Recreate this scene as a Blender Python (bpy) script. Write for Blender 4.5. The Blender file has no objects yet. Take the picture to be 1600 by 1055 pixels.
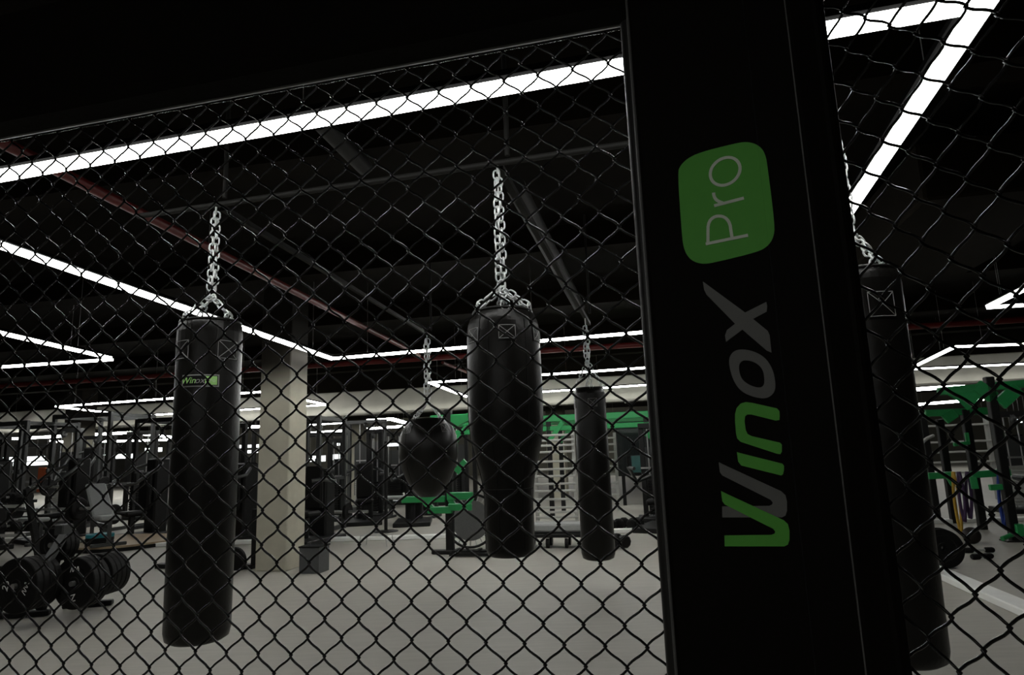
import bpy, bmesh, math, random
from math import sin, cos, tan, radians as R, pi
from mathutils import Vector as V, Matrix

# ------------------------------------------------------------------ camera, world, exposure
SC = bpy.context.scene
COL = SC.collection
CH = 1.3                       # height of the lens above the gym floor
FPX, PITCH, ROLL = 1022.0, R(10.0), R(2.1)
_f = V((0, cos(PITCH), sin(PITCH))); _u0 = V((0, -sin(PITCH), cos(PITCH))); _r0 = V((1, 0, 0))
_r = cos(ROLL) * _r0 - sin(ROLL) * _u0
_u = sin(ROLL) * _r0 + cos(ROLL) * _u0
cd = bpy.data.cameras.new('camera'); cam = bpy.data.objects.new('camera', cd); COL.objects.link(cam)
cd.sensor_width = 36.0; cd.lens = 36.0 * FPX / 1600.0; cd.clip_start = 0.02; cd.clip_end = 200
m = Matrix((_r, _u, -_f)).transposed().to_4x4(); m.translation = V((0, 0, CH)); cam.matrix_world = m
SC.camera = cam
SC.view_settings.view_transform = 'Standard'; SC.view_settings.look = 'None'
SC.view_settings.gamma = 1.0; SC.view_settings.use_curve_mapping = False
SC.view_settings.exposure = 0.0
w = bpy.data.worlds.new('world'); SC.world = w; w.use_nodes = True
w.node_tree.nodes['Background'].inputs[0].default_value = (0.002, 0.002, 0.002, 1)
LAMP = 33.0                    # radiance of the ceiling strips

random.seed(4)
CAMP = V((0, 0, CH))
def ray(x, y):
    return (_f * FPX + _r * (x - 800) + _u * (527.5 - y)).normalized()
def onz(x, y, z):              # a point of the photograph on the level z
    d = ray(x, y); return CAMP + d * ((z - CH) / d.z)
def at(x, y, Y):               # a point of the photograph at distance Y into the room
    d = ray(x, y); return CAMP + d * (Y / d.y)
def fl(x, y): return onz(x, y, 0.0)
def az(a): return V((sin(R(a)), cos(R(a)), 0))
GA, GB = az(102), az(12)       # the hall's own axes: along the rows, and away
GRZ = R(-12)
Z = V((0, 0, 1))

# ------------------------------------------------------------------ materials
MATS = {}
def mat(name, col, rough=0.5, metal=0.0, spec=0.5, noise=None, bump=0.0, scale=40, emit=None, coat=0):
    if name in MATS: return MATS[name]
    M = bpy.data.materials.new(name); M.use_nodes = True; nt = M.node_tree; b = nt.nodes['Principled BSDF']
    c = (col[0], col[1], col[2], 1)
    b.inputs['Base Color'].default_value = c; b.inputs['Roughness'].default_value = rough
    b.inputs['Metallic'].default_value = metal; b.inputs['Specular IOR Level'].default_value = spec
    if coat: b.inputs['Coat Weight'].default_value = coat
    if emit:
        b.inputs['Emission Color'].default_value = (emit[0], emit[1], emit[2], 1); b.inputs['Emission Strength'].default_value = emit[3]
    if noise or bump:
        tc = nt.nodes.new('ShaderNodeTexCoord'); n = nt.nodes.new('ShaderNodeTexNoise')
        n.inputs['Scale'].default_value = scale; n.inputs['Detail'].default_value = 5
        nt.links.new(tc.outputs['Object'], n.inputs['Vector'])
        if noise:
            mx = nt.nodes.new('ShaderNodeMix'); mx.data_type = 'RGBA'
            mx.inputs['A'].default_value = tuple(v * (1 - noise) for v in col) + (1,)
            mx.inputs['B'].default_value = tuple(min(1, v * (1 + noise)) for v in col) + (1,)
            nt.links.new(n.outputs['Fac'], mx.inputs['Factor']); nt.links.new(mx.outputs['Result'], b.inputs['Base Color'])
        if bump:
            bp = nt.nodes.new('ShaderNodeBump'); bp.inputs['Strength'].default_value = bump; bp.inputs['Distance'].default_value = 0.004
            nt.links.new(n.outputs['Fac'], bp.inputs['Height']); nt.links.new(bp.outputs['Normal'], b.inputs['Normal'])
    MATS[name] = M; return M
VINYL = mat('bag_vinyl', (0.0068, 0.0062, 0.0053), 0.34, 0, 0.26, 0.25, 0.25, 60)
PAD = mat('pad_vinyl', (0.0035, 0.0026, 0.0016), 0.65, 0, 0.08, 0.2, 0.3, 45)
PIPING = mat('pad_piping', (0.09, 0.088, 0.085), 0.5, 0, 0.5, 0.1)
WIRE = mat('coated_wire', (0.0022, 0.002, 0.0017), 0.24, 0, 0.34, 0.15, 0, 300)
POLE = mat('grey_tube', (0.022, 0.021, 0.02), 0.45, 0.4, 0.5, 0.2, 0, 25)
CHROME = mat('chain_steel', (0.78, 0.80, 0.80), 0.42, 0.55, 0.5, 0.1, 0, 90)
STEEL = mat('brushed_steel', (0.55, 0.55, 0.54), 0.35, 0.9, 0.5, 0.1, 0, 60)
HOUS = mat('lamp_housing', (0.003, 0.003, 0.003), 0.95, 0, 0.02)
BLACK = mat('black_steel', (0.006, 0.006, 0.006), 0.5, 0, 0.3, 0.2, 0, 30)
RUBBER = mat('black_rubber', (0.0045, 0.0042, 0.004), 0.6, 0, 0.22, 0.3, 0.2, 80)
GREYM = mat('grey_machine', (0.045, 0.047, 0.046), 0.45, 0.2, 0.5, 0.15, 0, 30)
GREEN = mat('green_paint', (0.02, 0.27, 0.075), 0.42, 0, 0.5, 0.15, 0, 20)
LOGOG = mat('print_green', (0.10, 0.42, 0.05), 0.55, 0, 0.3, 0.06, 0, 50)
LOGOK = mat('print_grey', (0.14, 0.14, 0.132), 0.55, 0, 0.3, 0.06, 0, 50)
LABELG = mat('label_green', (0.46, 0.82, 0.28), 0.6, 0, 0.3, 0.06, 0, 50)
LOGOW = mat('print_pale', (0.72, 0.80, 0.66), 0.55, 0, 0.3, 0.06, 0, 50)
THREAD = mat('grey_thread', (0.34, 0.34, 0.33), 0.8, 0, 0.2, 0.1)
PRINT = mat('plate_print', (0.75, 0.75, 0.72), 0.7, 0, 0.2, 0.1)
PALE = mat('pale_paint', (0.40, 0.40, 0.375), 0.5, 0, 0.4, 0.08, 0, 20)
WHITE = mat('white_kerb', (0.86, 0.86, 0.83), 0.6, 0, 0.3, 0.1, 0, 8)
CONC = mat('pillar_concrete', (0.50, 0.475, 0.385), 0.85, 0, 0.2, 0.18, 0.4, 6)
BEAMC = mat('beam_concrete', (0.42, 0.41, 0.36), 0.9, 0, 0.2, 0.2, 0.3, 3)
CEIL = mat('ceiling_black', (0.005, 0.0037, 0.002), 0.95, 0, 0.1, 0.35, 0.4, 2.5)
CEILB = mat('ceiling_beam', (0.0075, 0.0058, 0.0034), 0.9, 0, 0.05, 0.3, 0.2, 4)
DUCT = mat('duct_grey', (0.0055, 0.005, 0.004), 0.7, 0, 0.4, 0.2, 0, 5)
RED = mat('red_pipe', (0.11, 0.007, 0.006), 0.45, 0, 0.4, 0.15, 0, 10)
WALLM = mat('wall_plaster', (0.12, 0.115, 0.092), 0.9, 0, 0.2, 0.15, 0.2, 2)
WALLD = mat('wall_dark', (0.05, 0.048, 0.043), 0.9, 0, 0.2, 0.2, 0.2, 2)
WOOD = mat('platform_wood', (0.36, 0.27, 0.17), 0.5, 0, 0.4, 0.25, 0, 7)
TEAL = mat('teal_rubber', (0.02, 0.22, 0.26), 0.6, 0, 0.3, 0.1)
BINM = mat('bin_grey', (0.085, 0.088, 0.09), 0.5, 0, 0.4, 0.15, 0, 15)
SEATM = mat('bench_pad', (0.33, 0.34, 0.33), 0.55, 0, 0.4, 0.1)
MATGREY = mat('trampoline_mat', (0.10, 0.10, 0.098), 0.8, 0, 0.2, 0.15)
YEL = mat('band_yellow', (0.42, 0.25, 0.03), 0.6, 0, 0.3, 0.1)
PUR = mat('band_purple', (0.05, 0.025, 0.07), 0.6, 0, 0.3, 0.1)
BLU = mat('band_blue', (0.015, 0.04, 0.22), 0.6, 0, 0.3, 0.1)
ORG = mat('ball_brown', (0.012, 0.008, 0.007), 0.6, 0, 0.3, 0.1)
SCREEN = mat('dark_glass', (0.010, 0.012, 0.012), 0.12, 0, 0.6, 0.1)
POSTER = mat('poster_teal', (0.03, 0.09, 0.085), 0.5, 0, 0.3, 0.4, 0, 6)
FLAME = mat('panel_orange', (0.35, 0.08, 0.03), 0.6, 0, 0.3, 0.2)
STRIP = mat('strip_diffuser', (0.9, 0.9, 0.9), 0.5, 0, 0.3, emit=(0.985, 0.99, 0.955, LAMP))
COVE = mat('cove_diffuser', (0.9, 0.9, 0.9), 0.5, 0, 0.3, emit=(1.0, 1.0, 0.96, 5.0))
STRIPR = mat('strip_diffuser_low', (0.9, 0.9, 0.9), 0.5, 0, 0.3, emit=(0.985, 0.99, 0.955, LAMP * 0.32))
STRIPN = mat('strip_diffuser_dimmed', (0.9, 0.9, 0.9), 0.5, 0, 0.3, emit=(0.985, 0.99, 0.955, LAMP * 0.55))
FARLIT = mat('far_diffuser', (0.9, 0.9, 0.9), 0.5, 0, 0.3, emit=(0.95, 1.0, 1.0, 3.0))

def pillar_mat():  # concrete with the shade near its top mixed into the colour
    M = CONC.copy(); M.name = 'pillar_painted_shade'; nt = M.node_tree; b = nt.nodes['Principled BSDF']
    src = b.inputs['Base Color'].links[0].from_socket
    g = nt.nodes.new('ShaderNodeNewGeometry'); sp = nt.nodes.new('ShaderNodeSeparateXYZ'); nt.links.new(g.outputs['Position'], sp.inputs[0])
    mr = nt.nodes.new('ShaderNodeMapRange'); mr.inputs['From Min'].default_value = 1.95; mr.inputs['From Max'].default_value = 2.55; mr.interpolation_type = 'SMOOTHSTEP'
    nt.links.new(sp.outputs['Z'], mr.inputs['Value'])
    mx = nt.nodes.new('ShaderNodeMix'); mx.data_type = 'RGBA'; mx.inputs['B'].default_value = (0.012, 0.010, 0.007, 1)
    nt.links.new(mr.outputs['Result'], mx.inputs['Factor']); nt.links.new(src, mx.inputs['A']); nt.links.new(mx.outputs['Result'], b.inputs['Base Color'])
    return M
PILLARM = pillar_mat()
def floor_mat():
    M = bpy.data.materials.new('gym_floor'); M.use_nodes = True; nt = M.node_tree; b = nt.nodes['Principled BSDF']
    tc = nt.nodes.new('ShaderNodeTexCoord'); mp = nt.nodes.new('ShaderNodeMapping')
    mp.inputs['Rotation'].default_value = (0, 0, R(12)); mp.inputs['Scale'].default_value = (0.8, 7.0, 1)
    n = nt.nodes.new('ShaderNodeTexNoise'); n.inputs['Scale'].default_value = 3.0; n.inputs['Detail'].default_value = 7
    n2 = nt.nodes.new('ShaderNodeTexNoise'); n2.inputs['Scale'].default_value = 0.5; n2.inputs['Detail'].default_value = 3
    mx = nt.nodes.new('ShaderNodeMix'); mx.data_type = 'RGBA'
    mx.inputs['A'].default_value = (0.30, 0.288, 0.252, 1); mx.inputs['B'].default_value = (0.47, 0.452, 0.40, 1)
    ad = nt.nodes.new('ShaderNodeMath'); ad.operation = 'MULTIPLY_ADD'; ad.inputs[1].default_value = 0.7; 
    nt.links.new(tc.outputs['Object'], mp.inputs['Vector']); nt.links.new(mp.outputs['Vector'], n.inputs['Vector'])
    nt.links.new(tc.outputs['Object'], n2.inputs['Vector'])
    s2 = nt.nodes.new('ShaderNodeMath'); s2.operation = 'MULTIPLY'; s2.inputs[1].default_value = 0.3
    nt.links.new(n2.outputs['Fac'], s2.inputs[0]); nt.links.new(n.outputs['Fac'], ad.inputs[0]); nt.links.new(s2.outputs[0], ad.inputs[2])
    nt.links.new(ad.outputs[0], mx.inputs['Factor']); nt.links.new(mx.outputs['Result'], b.inputs['Base Color'])
    b.inputs['Roughness'].default_value = 0.55; b.inputs['Specular IOR Level'].default_value = 0.3
    return M
FLOORM = floor_mat()

# ------------------------------------------------------------------ mesh helpers
class MB:
    def __init__(s): s.v = []; s.f = []; s.sm = []
    def add(s, vs, fs, smooth=False):
        o = len(s.v); s.v += [tuple(v) for v in vs]; s.f += [tuple(i + o for i in f) for f in fs]; s.sm += [smooth] * len(fs); return s
    def box(s, c, size, ax=None, bev=0.0):
        ax = ax or (V((1, 0, 0)), V((0, 1, 0)), Z); c = V(c); h = [v / 2 for v in size]
        if bev <= 0 or bev * 2 >= min(size):
            P = [c + ax[0] * (h[0] * i) + ax[1] * (h[1] * j) + ax[2] * (h[2] * k) for k in (-1, 1) for j in (-1, 1) for i in (-1, 1)]
            return s.add(P, [(0, 2, 3, 1), (4, 5, 7, 6), (0, 1, 5, 4), (2, 6, 7, 3), (0, 4, 6, 2), (1, 3, 7, 5)])
        b = bev; rings = []
        for z, q in ((-h[2], b), (-h[2] + b, 0), (h[2] - b, 0), (h[2], b)):
            X, Y = h[0] - q, h[1] - q; e = b if q == 0 else b * 0.6
            rings.append([c + ax[0] * x + ax[1] * y + ax[2] * z for x, y in ((X, -Y + e), (X, Y - e), (X - e, Y), (-X + e, Y), (-X, Y - e), (-X, -Y + e), (-X + e, -Y), (X - e, -Y))])
        vs = sum(rings, []); fs = [tuple(range(7, -1, -1)), tuple(24 + i for i in range(8))]
        for k in range(3):
            for i in range(8):
                j = (i + 1) % 8; fs.append((k * 8 + i, k * 8 + j, k * 8 + 8 + j, k * 8 + 8 + i))
        return s.add(vs, fs)
    def bar(s, p, q, wx, wy=None, up=None, bev=0.0):      # box section bar from p to q
        p, q = V(p), V(q); d = (q - p); L = d.length; d.normalize()
        up = V(up) if up else (Z if abs(d.z) < 0.9 else GA)
        a = up.cross(d).normalized(); b = d.cross(a)
        return s.box((p + q) / 2, (wx, wy or wx, L), (a, b, d), bev)
    def tube(s, pts, r, n=8, closed=False, cap=True, up=None):
        pts = [V(p) for p in pts]; N = len(pts); rs = r if isinstance(r, (list, tuple)) else [r] * N
        vs = []; a = None
        for i, p in enumerate(pts):
            if closed: d = pts[(i + 1) % N] - pts[i - 1]
            else: d = pts[min(i + 1, N - 1)] - pts[max(i - 1, 0)]
            d.normalize()
            if a is None:
                t = V(up) if up else (Z if abs(d.z) < 0.9 else V((1, 0, 0)))
                a = (t - d * t.dot(d)).normalized()
            else:
                a = a - d * a.dot(d)
                a = a.normalized() if a.length > 1e-6 else d.orthogonal().normalized()
            b = d.cross(a)
            vs += [p + (a * cos(2 * pi * k / n) + b * sin(2 * pi * k / n)) * rs[i] for k in range(n)]
        fs = []
        for i in range(N if closed else N - 1):
            o, q = i * n, ((i + 1) % N) * n
            for k in range(n): fs.append((o + k, o + (k + 1) % n, q + (k + 1) % n, q + k))
        s.add(vs, fs, True)
        if cap and not closed:
            s.add(vs[:n], [tuple(range(n - 1, -1, -1))]); s.add(vs[-n:], [tuple(range(n))])
        return s
    def lathe(s, prof, c=(0, 0, 0), axis=Z, n=32, smooth=True, squash=None):
        c = V(c); axis = V(axis).normalized(); a = (V((1, 0, 0)) if abs(axis.x) < 0.9 else V((0, 1, 0)))
        a = (a - axis * a.dot(axis)).normalized(); b = axis.cross(a); vs = []; fs = []
        for r, h in prof: vs += [c + axis * h + (a * cos(2 * pi * k / n) + b * sin(2 * pi * k / n)) * max(r, 1e-4) for k in range(n)]
        for i in range(len(prof) - 1):
            for k in range(n): fs.append((i * n + k, i * n + (k + 1) % n, (i + 1) * n + (k + 1) % n, (i + 1) * n + k))
        s.add(vs, fs, smooth)
        s.add(vs[:n], [tuple(range(n - 1, -1, -1))]); s.add(vs[-n:], [tuple(range(n))]); return s
    def prism(s, poly, z0, z1):
        n = len(poly); vs = [(x, y, z0) for x, y in poly] + [(x, y, z1) for x, y in poly]
        return s.add(vs, [tuple(range(n - 1, -1, -1)), tuple(range(n, 2 * n))] + [(i, (i + 1) % n, n + (i + 1) % n, n + i) for i in range(n)])
    def mesh(s, name, material):
        me = bpy.data.meshes.new(name); me.from_pydata(s.v, [], s.f); me.polygons.foreach_set('use_smooth', s.sm)
        me.materials.append(material); me.update(); return me
    def build(s, name, material, parent=None, label=None):
        o = bpy.data.objects.new(name, s.mesh(name, material)); COL.objects.link(o)
        if parent is not None:
            o.parent = parent
            # geometry is given in world coordinates: keep it there
            top = Matrix.Identity(4); p = parent
            while p is not None: top = p.matrix_basis @ top; p = p.parent
            o.data.transform(top.inverted())
        if label: o['label'] = label
        return o
def recenter(o, c):            # move an own-mesh thing's origin to c
    o.data.transform(Matrix.Translation(-V(c))); o.location = V(c); return o
def tag(o, label, cat, group=None, kind=None):
    o['label'] = label; o['category'] = cat
    if group: o['group'] = group
    if kind: o['kind'] = kind
    return o
def thing(name, label, cat, loc, rz=0.0, group=None):
    o = bpy.data.objects.new(name, None); COL.objects.link(o); o.location = V(loc); o.rotation_euler = (0, 0, rz); o.empty_display_size = 0.1
    return tag(o, label, cat, group)
def kids(o): return [c for c in bpy.data.objects if c.parent is o]
def dup(o, loc, rz=None, label=None, group=None):
    def cp(a, par):
        c = a.copy(); COL.objects.link(c)
        if par is not None: c.parent = par
        for k in kids(a): cp(k, c)
        return c
    c = cp(o, None); c.location = V(loc)
    if rz is not None: c.rotation_euler = (0, 0, rz)
    if label: c['label'] = label
    if group: c['group'] = group
    return c
def struct(mb, name, m, label=None):
    o = mb.build(name, m); o['kind'] = 'structure'
    if label: o['label'] = label
    return o
def flat_shape(splines, name, m, M4, parent, depth=0.0008):
    cu = bpy.data.curves.new(name, 'CURVE'); cu.dimensions = '2D'; cu.fill_mode = 'BOTH'; cu.extrude = depth
    for pts in splines:
        sp = cu.splines.new('POLY'); sp.points.add(len(pts) - 1); sp.use_cyclic_u = True
        for p, (x, y) in zip(sp.points, pts): p.co = (x, y, 0, 1)
    o = bpy.data.objects.new(name, cu); me = bpy.data.meshes.new_from_object(o); bpy.data.objects.remove(o); bpy.data.curves.remove(cu)
    me.transform(M4); me.materials.clear(); me.materials.append(m); me.name = name
    o = bpy.data.objects.new(name, me); COL.objects.link(o)
    if parent is not None:
        o.parent = parent; me.transform(parent.matrix_basis.inverted())
    return o
def text_mesh(body, size, name, m, depth=0.0006, shear=0.0):
    cu = bpy.data.curves.new(name, 'FONT'); cu.body = body; cu.size = size; cu.align_x = 'CENTER'; cu.align_y = 'CENTER'; cu.extrude = depth; cu.shear = shear
    cu.resolution_u = 3
    o = bpy.data.objects.new(name, cu); me = bpy.data.meshes.new_from_object(o); bpy.data.objects.remove(o); bpy.data.curves.remove(cu)
    me.materials.clear(); me.materials.append(m); me.name = name
    return me
def smooth_loop(pts, it=2):
    for _ in range(it):
        q = []
        for i in range(len(pts)):
            a, b = pts[i], pts[(i + 1) % len(pts)]
            q += [(a[0] * .75 + b[0] * .25, a[1] * .75 + b[1] * .25), (a[0] * .25 + b[0] * .75, a[1] * .25 + b[1] * .75)]
        pts = q
    return pts

# ------------------------------------------------------------------ the hall
CZ = 3.75                      # slab height
def hall(u, v, z=0.0): return GA * u + GB * v + Z * z     # hall coordinates
U0, U1, V0, V1 = -36.0, 24.0, -9.0, 40.0
def slab(name, z0, z1, m, label):
    P = [hall(U0, V0), hall(U1, V0), hall(U1, V1), hall(U0, V1)]
    return struct(MB().prism([(p.x, p.y) for p in P], z0, z1), name, m, label)
slab('floor', -0.12, 0.0, FLOORM, 'grey vinyl gym floor with a faint streaked grain')
slab('ceiling', CZ, CZ + 0.2, CEIL, 'black painted ceiling slab')
HAX = (GA, GB, Z)
def wall(name, u0, u1, v0, v1, m, label):
    return struct(MB().box(hall((u0 + u1) / 2, (v0 + v1) / 2, CZ / 2), (abs(u1 - u0), abs(v1 - v0), CZ), HAX), name, m, label)
wall('wall_back', U0, U1, V1 - 0.2, V1, WALLM, 'pale plaster wall at the far end')
wall('wall_left', U0, U0 + 0.2, V0 + .2, V1 - .2, WALLD, 'dark plaster wall')
wall('wall_right', U1 - 0.2, U1, V0 + .2, V1 - .2, WALLD, 'dark plaster wall')
wall('wall_front', U0, U1, V0, V0 + 0.2, WALLD, 'dark plaster wall behind the cage')
# concrete down-stand beam across the hall
pb = at(800, 636, 17.0); vb = pb.dot(GB); zb = pb.z
struct(MB().box(hall(-6, vb + 0.2, (zb + 3.12) / 2), (59, 0.4, 3.12 - zb), HAX, 0.02), 'trim_1', BEAMC, 'pale concrete down-stand beam crossing the hall')
struct(MB().box(hall(-6, vb + 0.2, (3.12 + CZ) / 2), (59, 0.3, CZ - 3.12), HAX), 'trim_2', CEIL, 'black bulkhead above the concrete beam')
# a shielded light strip along the foot of the beam washes it from below
c0 = hall(-6, vb - 0.14, zb + 0.0)
t = bpy.data.objects.new('cove_light', None); COL.objects.link(t); t.location = c0
t['label'] = 'slim shielded light strip washing the pale concrete beam from its lower edge'; t['category'] = 'light'
MB().box(c0 - Z * .012, (59, .10, .012), HAX).build('shield', WALLD, t)
MB().box(c0 - GB * .05 + Z * .012, (59, .008, .05), HAX).build('front_lip', BEAMC, t)
MB().box(c0 + Z * .002, (59, .06, .014), HAX).build('diffuser', COVE, t)
for k in range(30): MB().box(hall(-33 + 1.9 * k, vb - 0.06, zb - .028), (.03, .10, .05), HAX).build('bracket', BEAMC, t)
# black ceiling joists
for i, v in enumerate((1.2, 4.2, 7.0, 9.8, 12.6, 15.2, 20.5, 25.0)):
    struct(MB().box(hall(-6, v, CZ - 0.14), (59, 0.30, 0.28), HAX), 'ceiling_joist', CEILB, 'black ceiling joist')
# white kerbs on the floor
k0, k1 = fl(380, 851), fl(1600, 815)
ka = (k1 - k0).normalized(); kn = V((-ka.y, ka.x, 0))
struct(MB().box((k0 + k1) / 2 + kn * 0.08 + Z * 0.03, ((k1 - k0).length + 3, 0.16, 0.06), (ka, kn, Z), 0.008), 'trim_3', WHITE, 'low white kerb running across the gym floor')
k0, k1 = fl(1640, 985), fl(1436, 892)
ka = (k1 - k0).normalized(); kn = V((ka.y, -ka.x, 0))
struct(MB().box((k0 + k1) / 2 + kn * 0.09 + Z * 0.03, ((k1 - k0).length + .6, 0.18, 0.06), (ka, kn, Z), 0.008), 'trim_4', WHITE, 'white kerb running away beside the hanging bag at the post')
k0, k1 = fl(2, 846), fl(62, 842)
struct(MB().bar(k0 + Z * .025, k1 + Z * .025, 0.12, 0.05), 'trim_5', WHITE, 'short white kerb behind the plate tree')

# square concrete pillars
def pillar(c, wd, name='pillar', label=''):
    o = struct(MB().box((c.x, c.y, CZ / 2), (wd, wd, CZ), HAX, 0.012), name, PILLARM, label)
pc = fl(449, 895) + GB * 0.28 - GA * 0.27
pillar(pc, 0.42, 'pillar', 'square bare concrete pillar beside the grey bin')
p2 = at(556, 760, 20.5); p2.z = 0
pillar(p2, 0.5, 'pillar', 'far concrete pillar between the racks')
p3 = at(118, 760, 19.0); p3.z = 0
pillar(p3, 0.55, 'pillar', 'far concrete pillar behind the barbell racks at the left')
p4 = at(872, 740, 19.0); p4.z = 0
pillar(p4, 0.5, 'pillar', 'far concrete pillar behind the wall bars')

# ------------------------------------------------------------------ ceiling strip lights
LH = CH + 1.4
def strip(p, q, label, wd=0.07, ht=0.026, group=None, wires=True, m=None, ext=0.0):
    p, q = V(p), V(q); d = (q - p).normalized(); p = p - d * ext; q = q + d * ext
    c = (p + q) / 2; L = (q - p).length
    t = thing('linear_light', label, 'light', c, 0, group)
    side = Z.cross(d)
    MB().box(c, (wd, L, ht), (side, d, Z)).build('diffuser', m or STRIP, t)
    MB().box(c + Z * (ht / 2 + 0.0125), (wd + 0.05, L, 0.025), (side, d, Z)).build('housing', HOUS, t)
    if wires:
        k = max(2, int(L / 2.2) + 1)
        for i in range(k):
            e = p + (q - p) * ((i + 0.25) / (k - 0.5))
            MB().tube([e + Z * (ht / 2 + .02), V((e.x, e.y, CZ - 0.001))], 0.0022, 5).build('suspension_wire', STEEL, t)
    return t
def L2(a, b, label, **k): return strip(onz(a[0], a[1], LH), onz(b[0], b[1], LH), label, **k)
P = lambda x, y: onz(x, y, LH)
hw = 0.036
def isect(p, d, q, e):
    t = ((q - p).x * e.y - (q - p).y * e.x) / (d.x * e.y - d.y * e.x); return p + d * t
a1, b1 = P(0, 275), P(1505, 10); dA = (b1 - a1).normalized()
a2, b2 = P(1540, 0), P(1325, 330); dB = (b2 - a2).normalized()
a3, b3 = P(0, 383), P(517, 560); dC = (b3 - a3).normalized()
a4, b4 = P(520, 560.5), P(1015, 518.5); dD = (b4 - a4).normalized()
c12 = isect(a1, dA, a2, dB); c24 = isect(a2, dB, a4, dD); c34 = isect(a3, dC, a4, dD); c13 = isect(a1, dA, a3, dC)
strip(c13 + dA * hw, c12 - dA * hw, 'nearest long white ceiling strip running across the top behind the fence', m=STRIPN)
strip(c12 - dB * hw, c24 - dB * hw, 'bright ceiling strip running away steeply right of the cage post', m=STRIPR)
strip(c13 - dC * hw, c34 - dC * hw, 'ceiling strip slanting down behind the chain of the tall bag with the label', m=STRIPN)
strip(c34 - dD * hw, c24 + dD * hw, 'ceiling strip across the hall behind the tapered bag')
L2((-330, 445), (174, 560), 'slanting strip of the acute corner at the left edge', m=STRIPR, ext=-hw)
L2((174, 562), (-420, 602), 'level strip of the acute corner at the left edge', m=STRIPR)
c = P(671, 598)
dd = (P(1020, 574) - c).normalized()
strip(c, c + dd * 5.4, 'ceiling strip crossing behind the chain of the slim bag')
e = P(729, 620)
strip(c + (e - c).normalized() * hw, e, 'short slanting ceiling strip between the round bag and the tapered bag')
strip(e + GA * hw, e + (P(1022, 601.5) - P(845, 613)).normalized() * 6.5, 'ceiling strip just above the concrete beam behind the slim bag')
c = P(1418, 577.5)
L2((1420, 577), (1491, 542.5), 'slanting strip right of the bag at the post', m=STRIPR, ext=-hw)
L2((1491, 542), (1760, 532), 'upper level strip right of the bag at the post', m=STRIPR)
L2((1418, 577.5), (1760, 561), 'lower level strip just above the concrete beam at the right edge', m=STRIPR)
L2((1544, 479.5), (1680, 412), 'slanting strip of the small corner at the right edge', m=STRIPR, ext=-hw)
L2((1544, 480.5), (1690, 471), 'level strip of the small corner at the right edge', m=STRIPR)
L2((88, 635.5), (415, 612), 'upper level strip left of the concrete pillar behind the labelled bag')
L2((90, 636), (215, 650), 'slanting strip left of the labelled bag', ext=-hw)
L2((215, 650), (508, 633), 'lower level strip left of the concrete pillar')
L2((415, 613), (508, 632), 'slanting strip whose tip shows right of the concrete pillar', ext=-hw)
L2((-90, 656), (42, 664), 'short slanting strip low at the left edge')
L2((-120, 669), (40, 665.5), 'short level strip low at the left edge')
# unseen strip continuing the rows, added to light the front of the post
o = c13 - GB * 3.4
strip(o - GB * 2.2 + GA * .2, o - GB * 2.2 + GA * 5.0, 'added unseen ceiling strip behind the camera over the cage')
# beyond the concrete beam
for a, b, lb in (((15, 686), (206, 676), 'long far strip just under the beam left of the labelled bag'), ((206, 676.5), (280, 684.5), 'far strip slanting down to the labelled bag under the beam'),
                 ((125, 691), (280, 687), 'second far strip under the beam, ending at the labelled bag'), ((80, 689), (110, 692), 'short far strip end under the beam near the left edge'),
                 ((480, 663.5), (612, 655), 'far strip right under the beam between pillar and round bag'), ((612, 655), (634, 661), 'short slanting far strip touching the round bag'),
                 ((487, 676.5), (634, 666), 'lower far strip between the pillar and the round bag'), ((843, 663.5), (972, 656), 'far strip passing behind the slim bag under the green beam'),
                 ((1424, 609), (1526, 602), 'far strip under the beam right of the bag at the post'), ((372, 667), (407, 667), 'far strip piece between the labelled bag and the pillar'),
                 ((1424, 633), (1536, 624), 'lower far strip right of the bag at the post')):
    L2(a, b, lb, wd=0.13, ht=0.09)
def low_strip(x0, y0, x1, y1, Y, ht, label):
    p, q = at(x0, y0, Y), at(x1, y1, Y); q.z = p.z = (p.z + q.z) / 2
    return strip(p, q, label, wd=0.12, ht=ht, m=FARLIT)
for a in ((0, 716, 68, 719, 26, .17, 'low light panel at the left edge above the dumbbells'), (22, 727, 82, 722, 26, .14, 'second low light panel near the left edge, under the first'),
          (130, 715, 144, 715, 26, .2, 'small square low light beside the far left pillar'), (154, 712, 210, 715, 25, .16, 'low light panel midway between plate tree and labelled bag'),
          (228, 703, 252, 703, 25, .15, 'short low light touching the labelled bag, the upper one'), (226, 719, 250, 720, 25, .12, 'short low light touching the labelled bag, the lower one'),
          (527, 690, 574, 697, 22, .09, 'slanting low light above the far pillar'), (602, 697, 626, 693, 22, .09, 'short low light left of the round bag'),
          (480, 717, 508, 717, 24, .2, 'low light panel just right of the concrete pillar'), (520, 716, 534, 713, 24, .2, 'small low light left of the far pillar'),
          (589, 732, 612, 732, 24, .12, 'lowest small light behind the thin pole'), (372, 697, 404, 698, 24, .1, 'low light between labelled bag and pillar, upper'), (372, 706, 402, 706, 24, .1, 'low light between labelled bag and pillar, lower'),
          (1516, 642, 1538, 641, 16, .06, 'short low light inside the green rig'), (1516, 604, 1528, 603, 16.5, .07, 'short light above the green gusset'),
          (1578, 683, 1594, 684, 15, .06, 'short low light right of the thick upright'), (1592, 657, 1606, 658, 15, .08, 'short low light cut by the right edge')):
    low_strip(*a)

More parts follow.
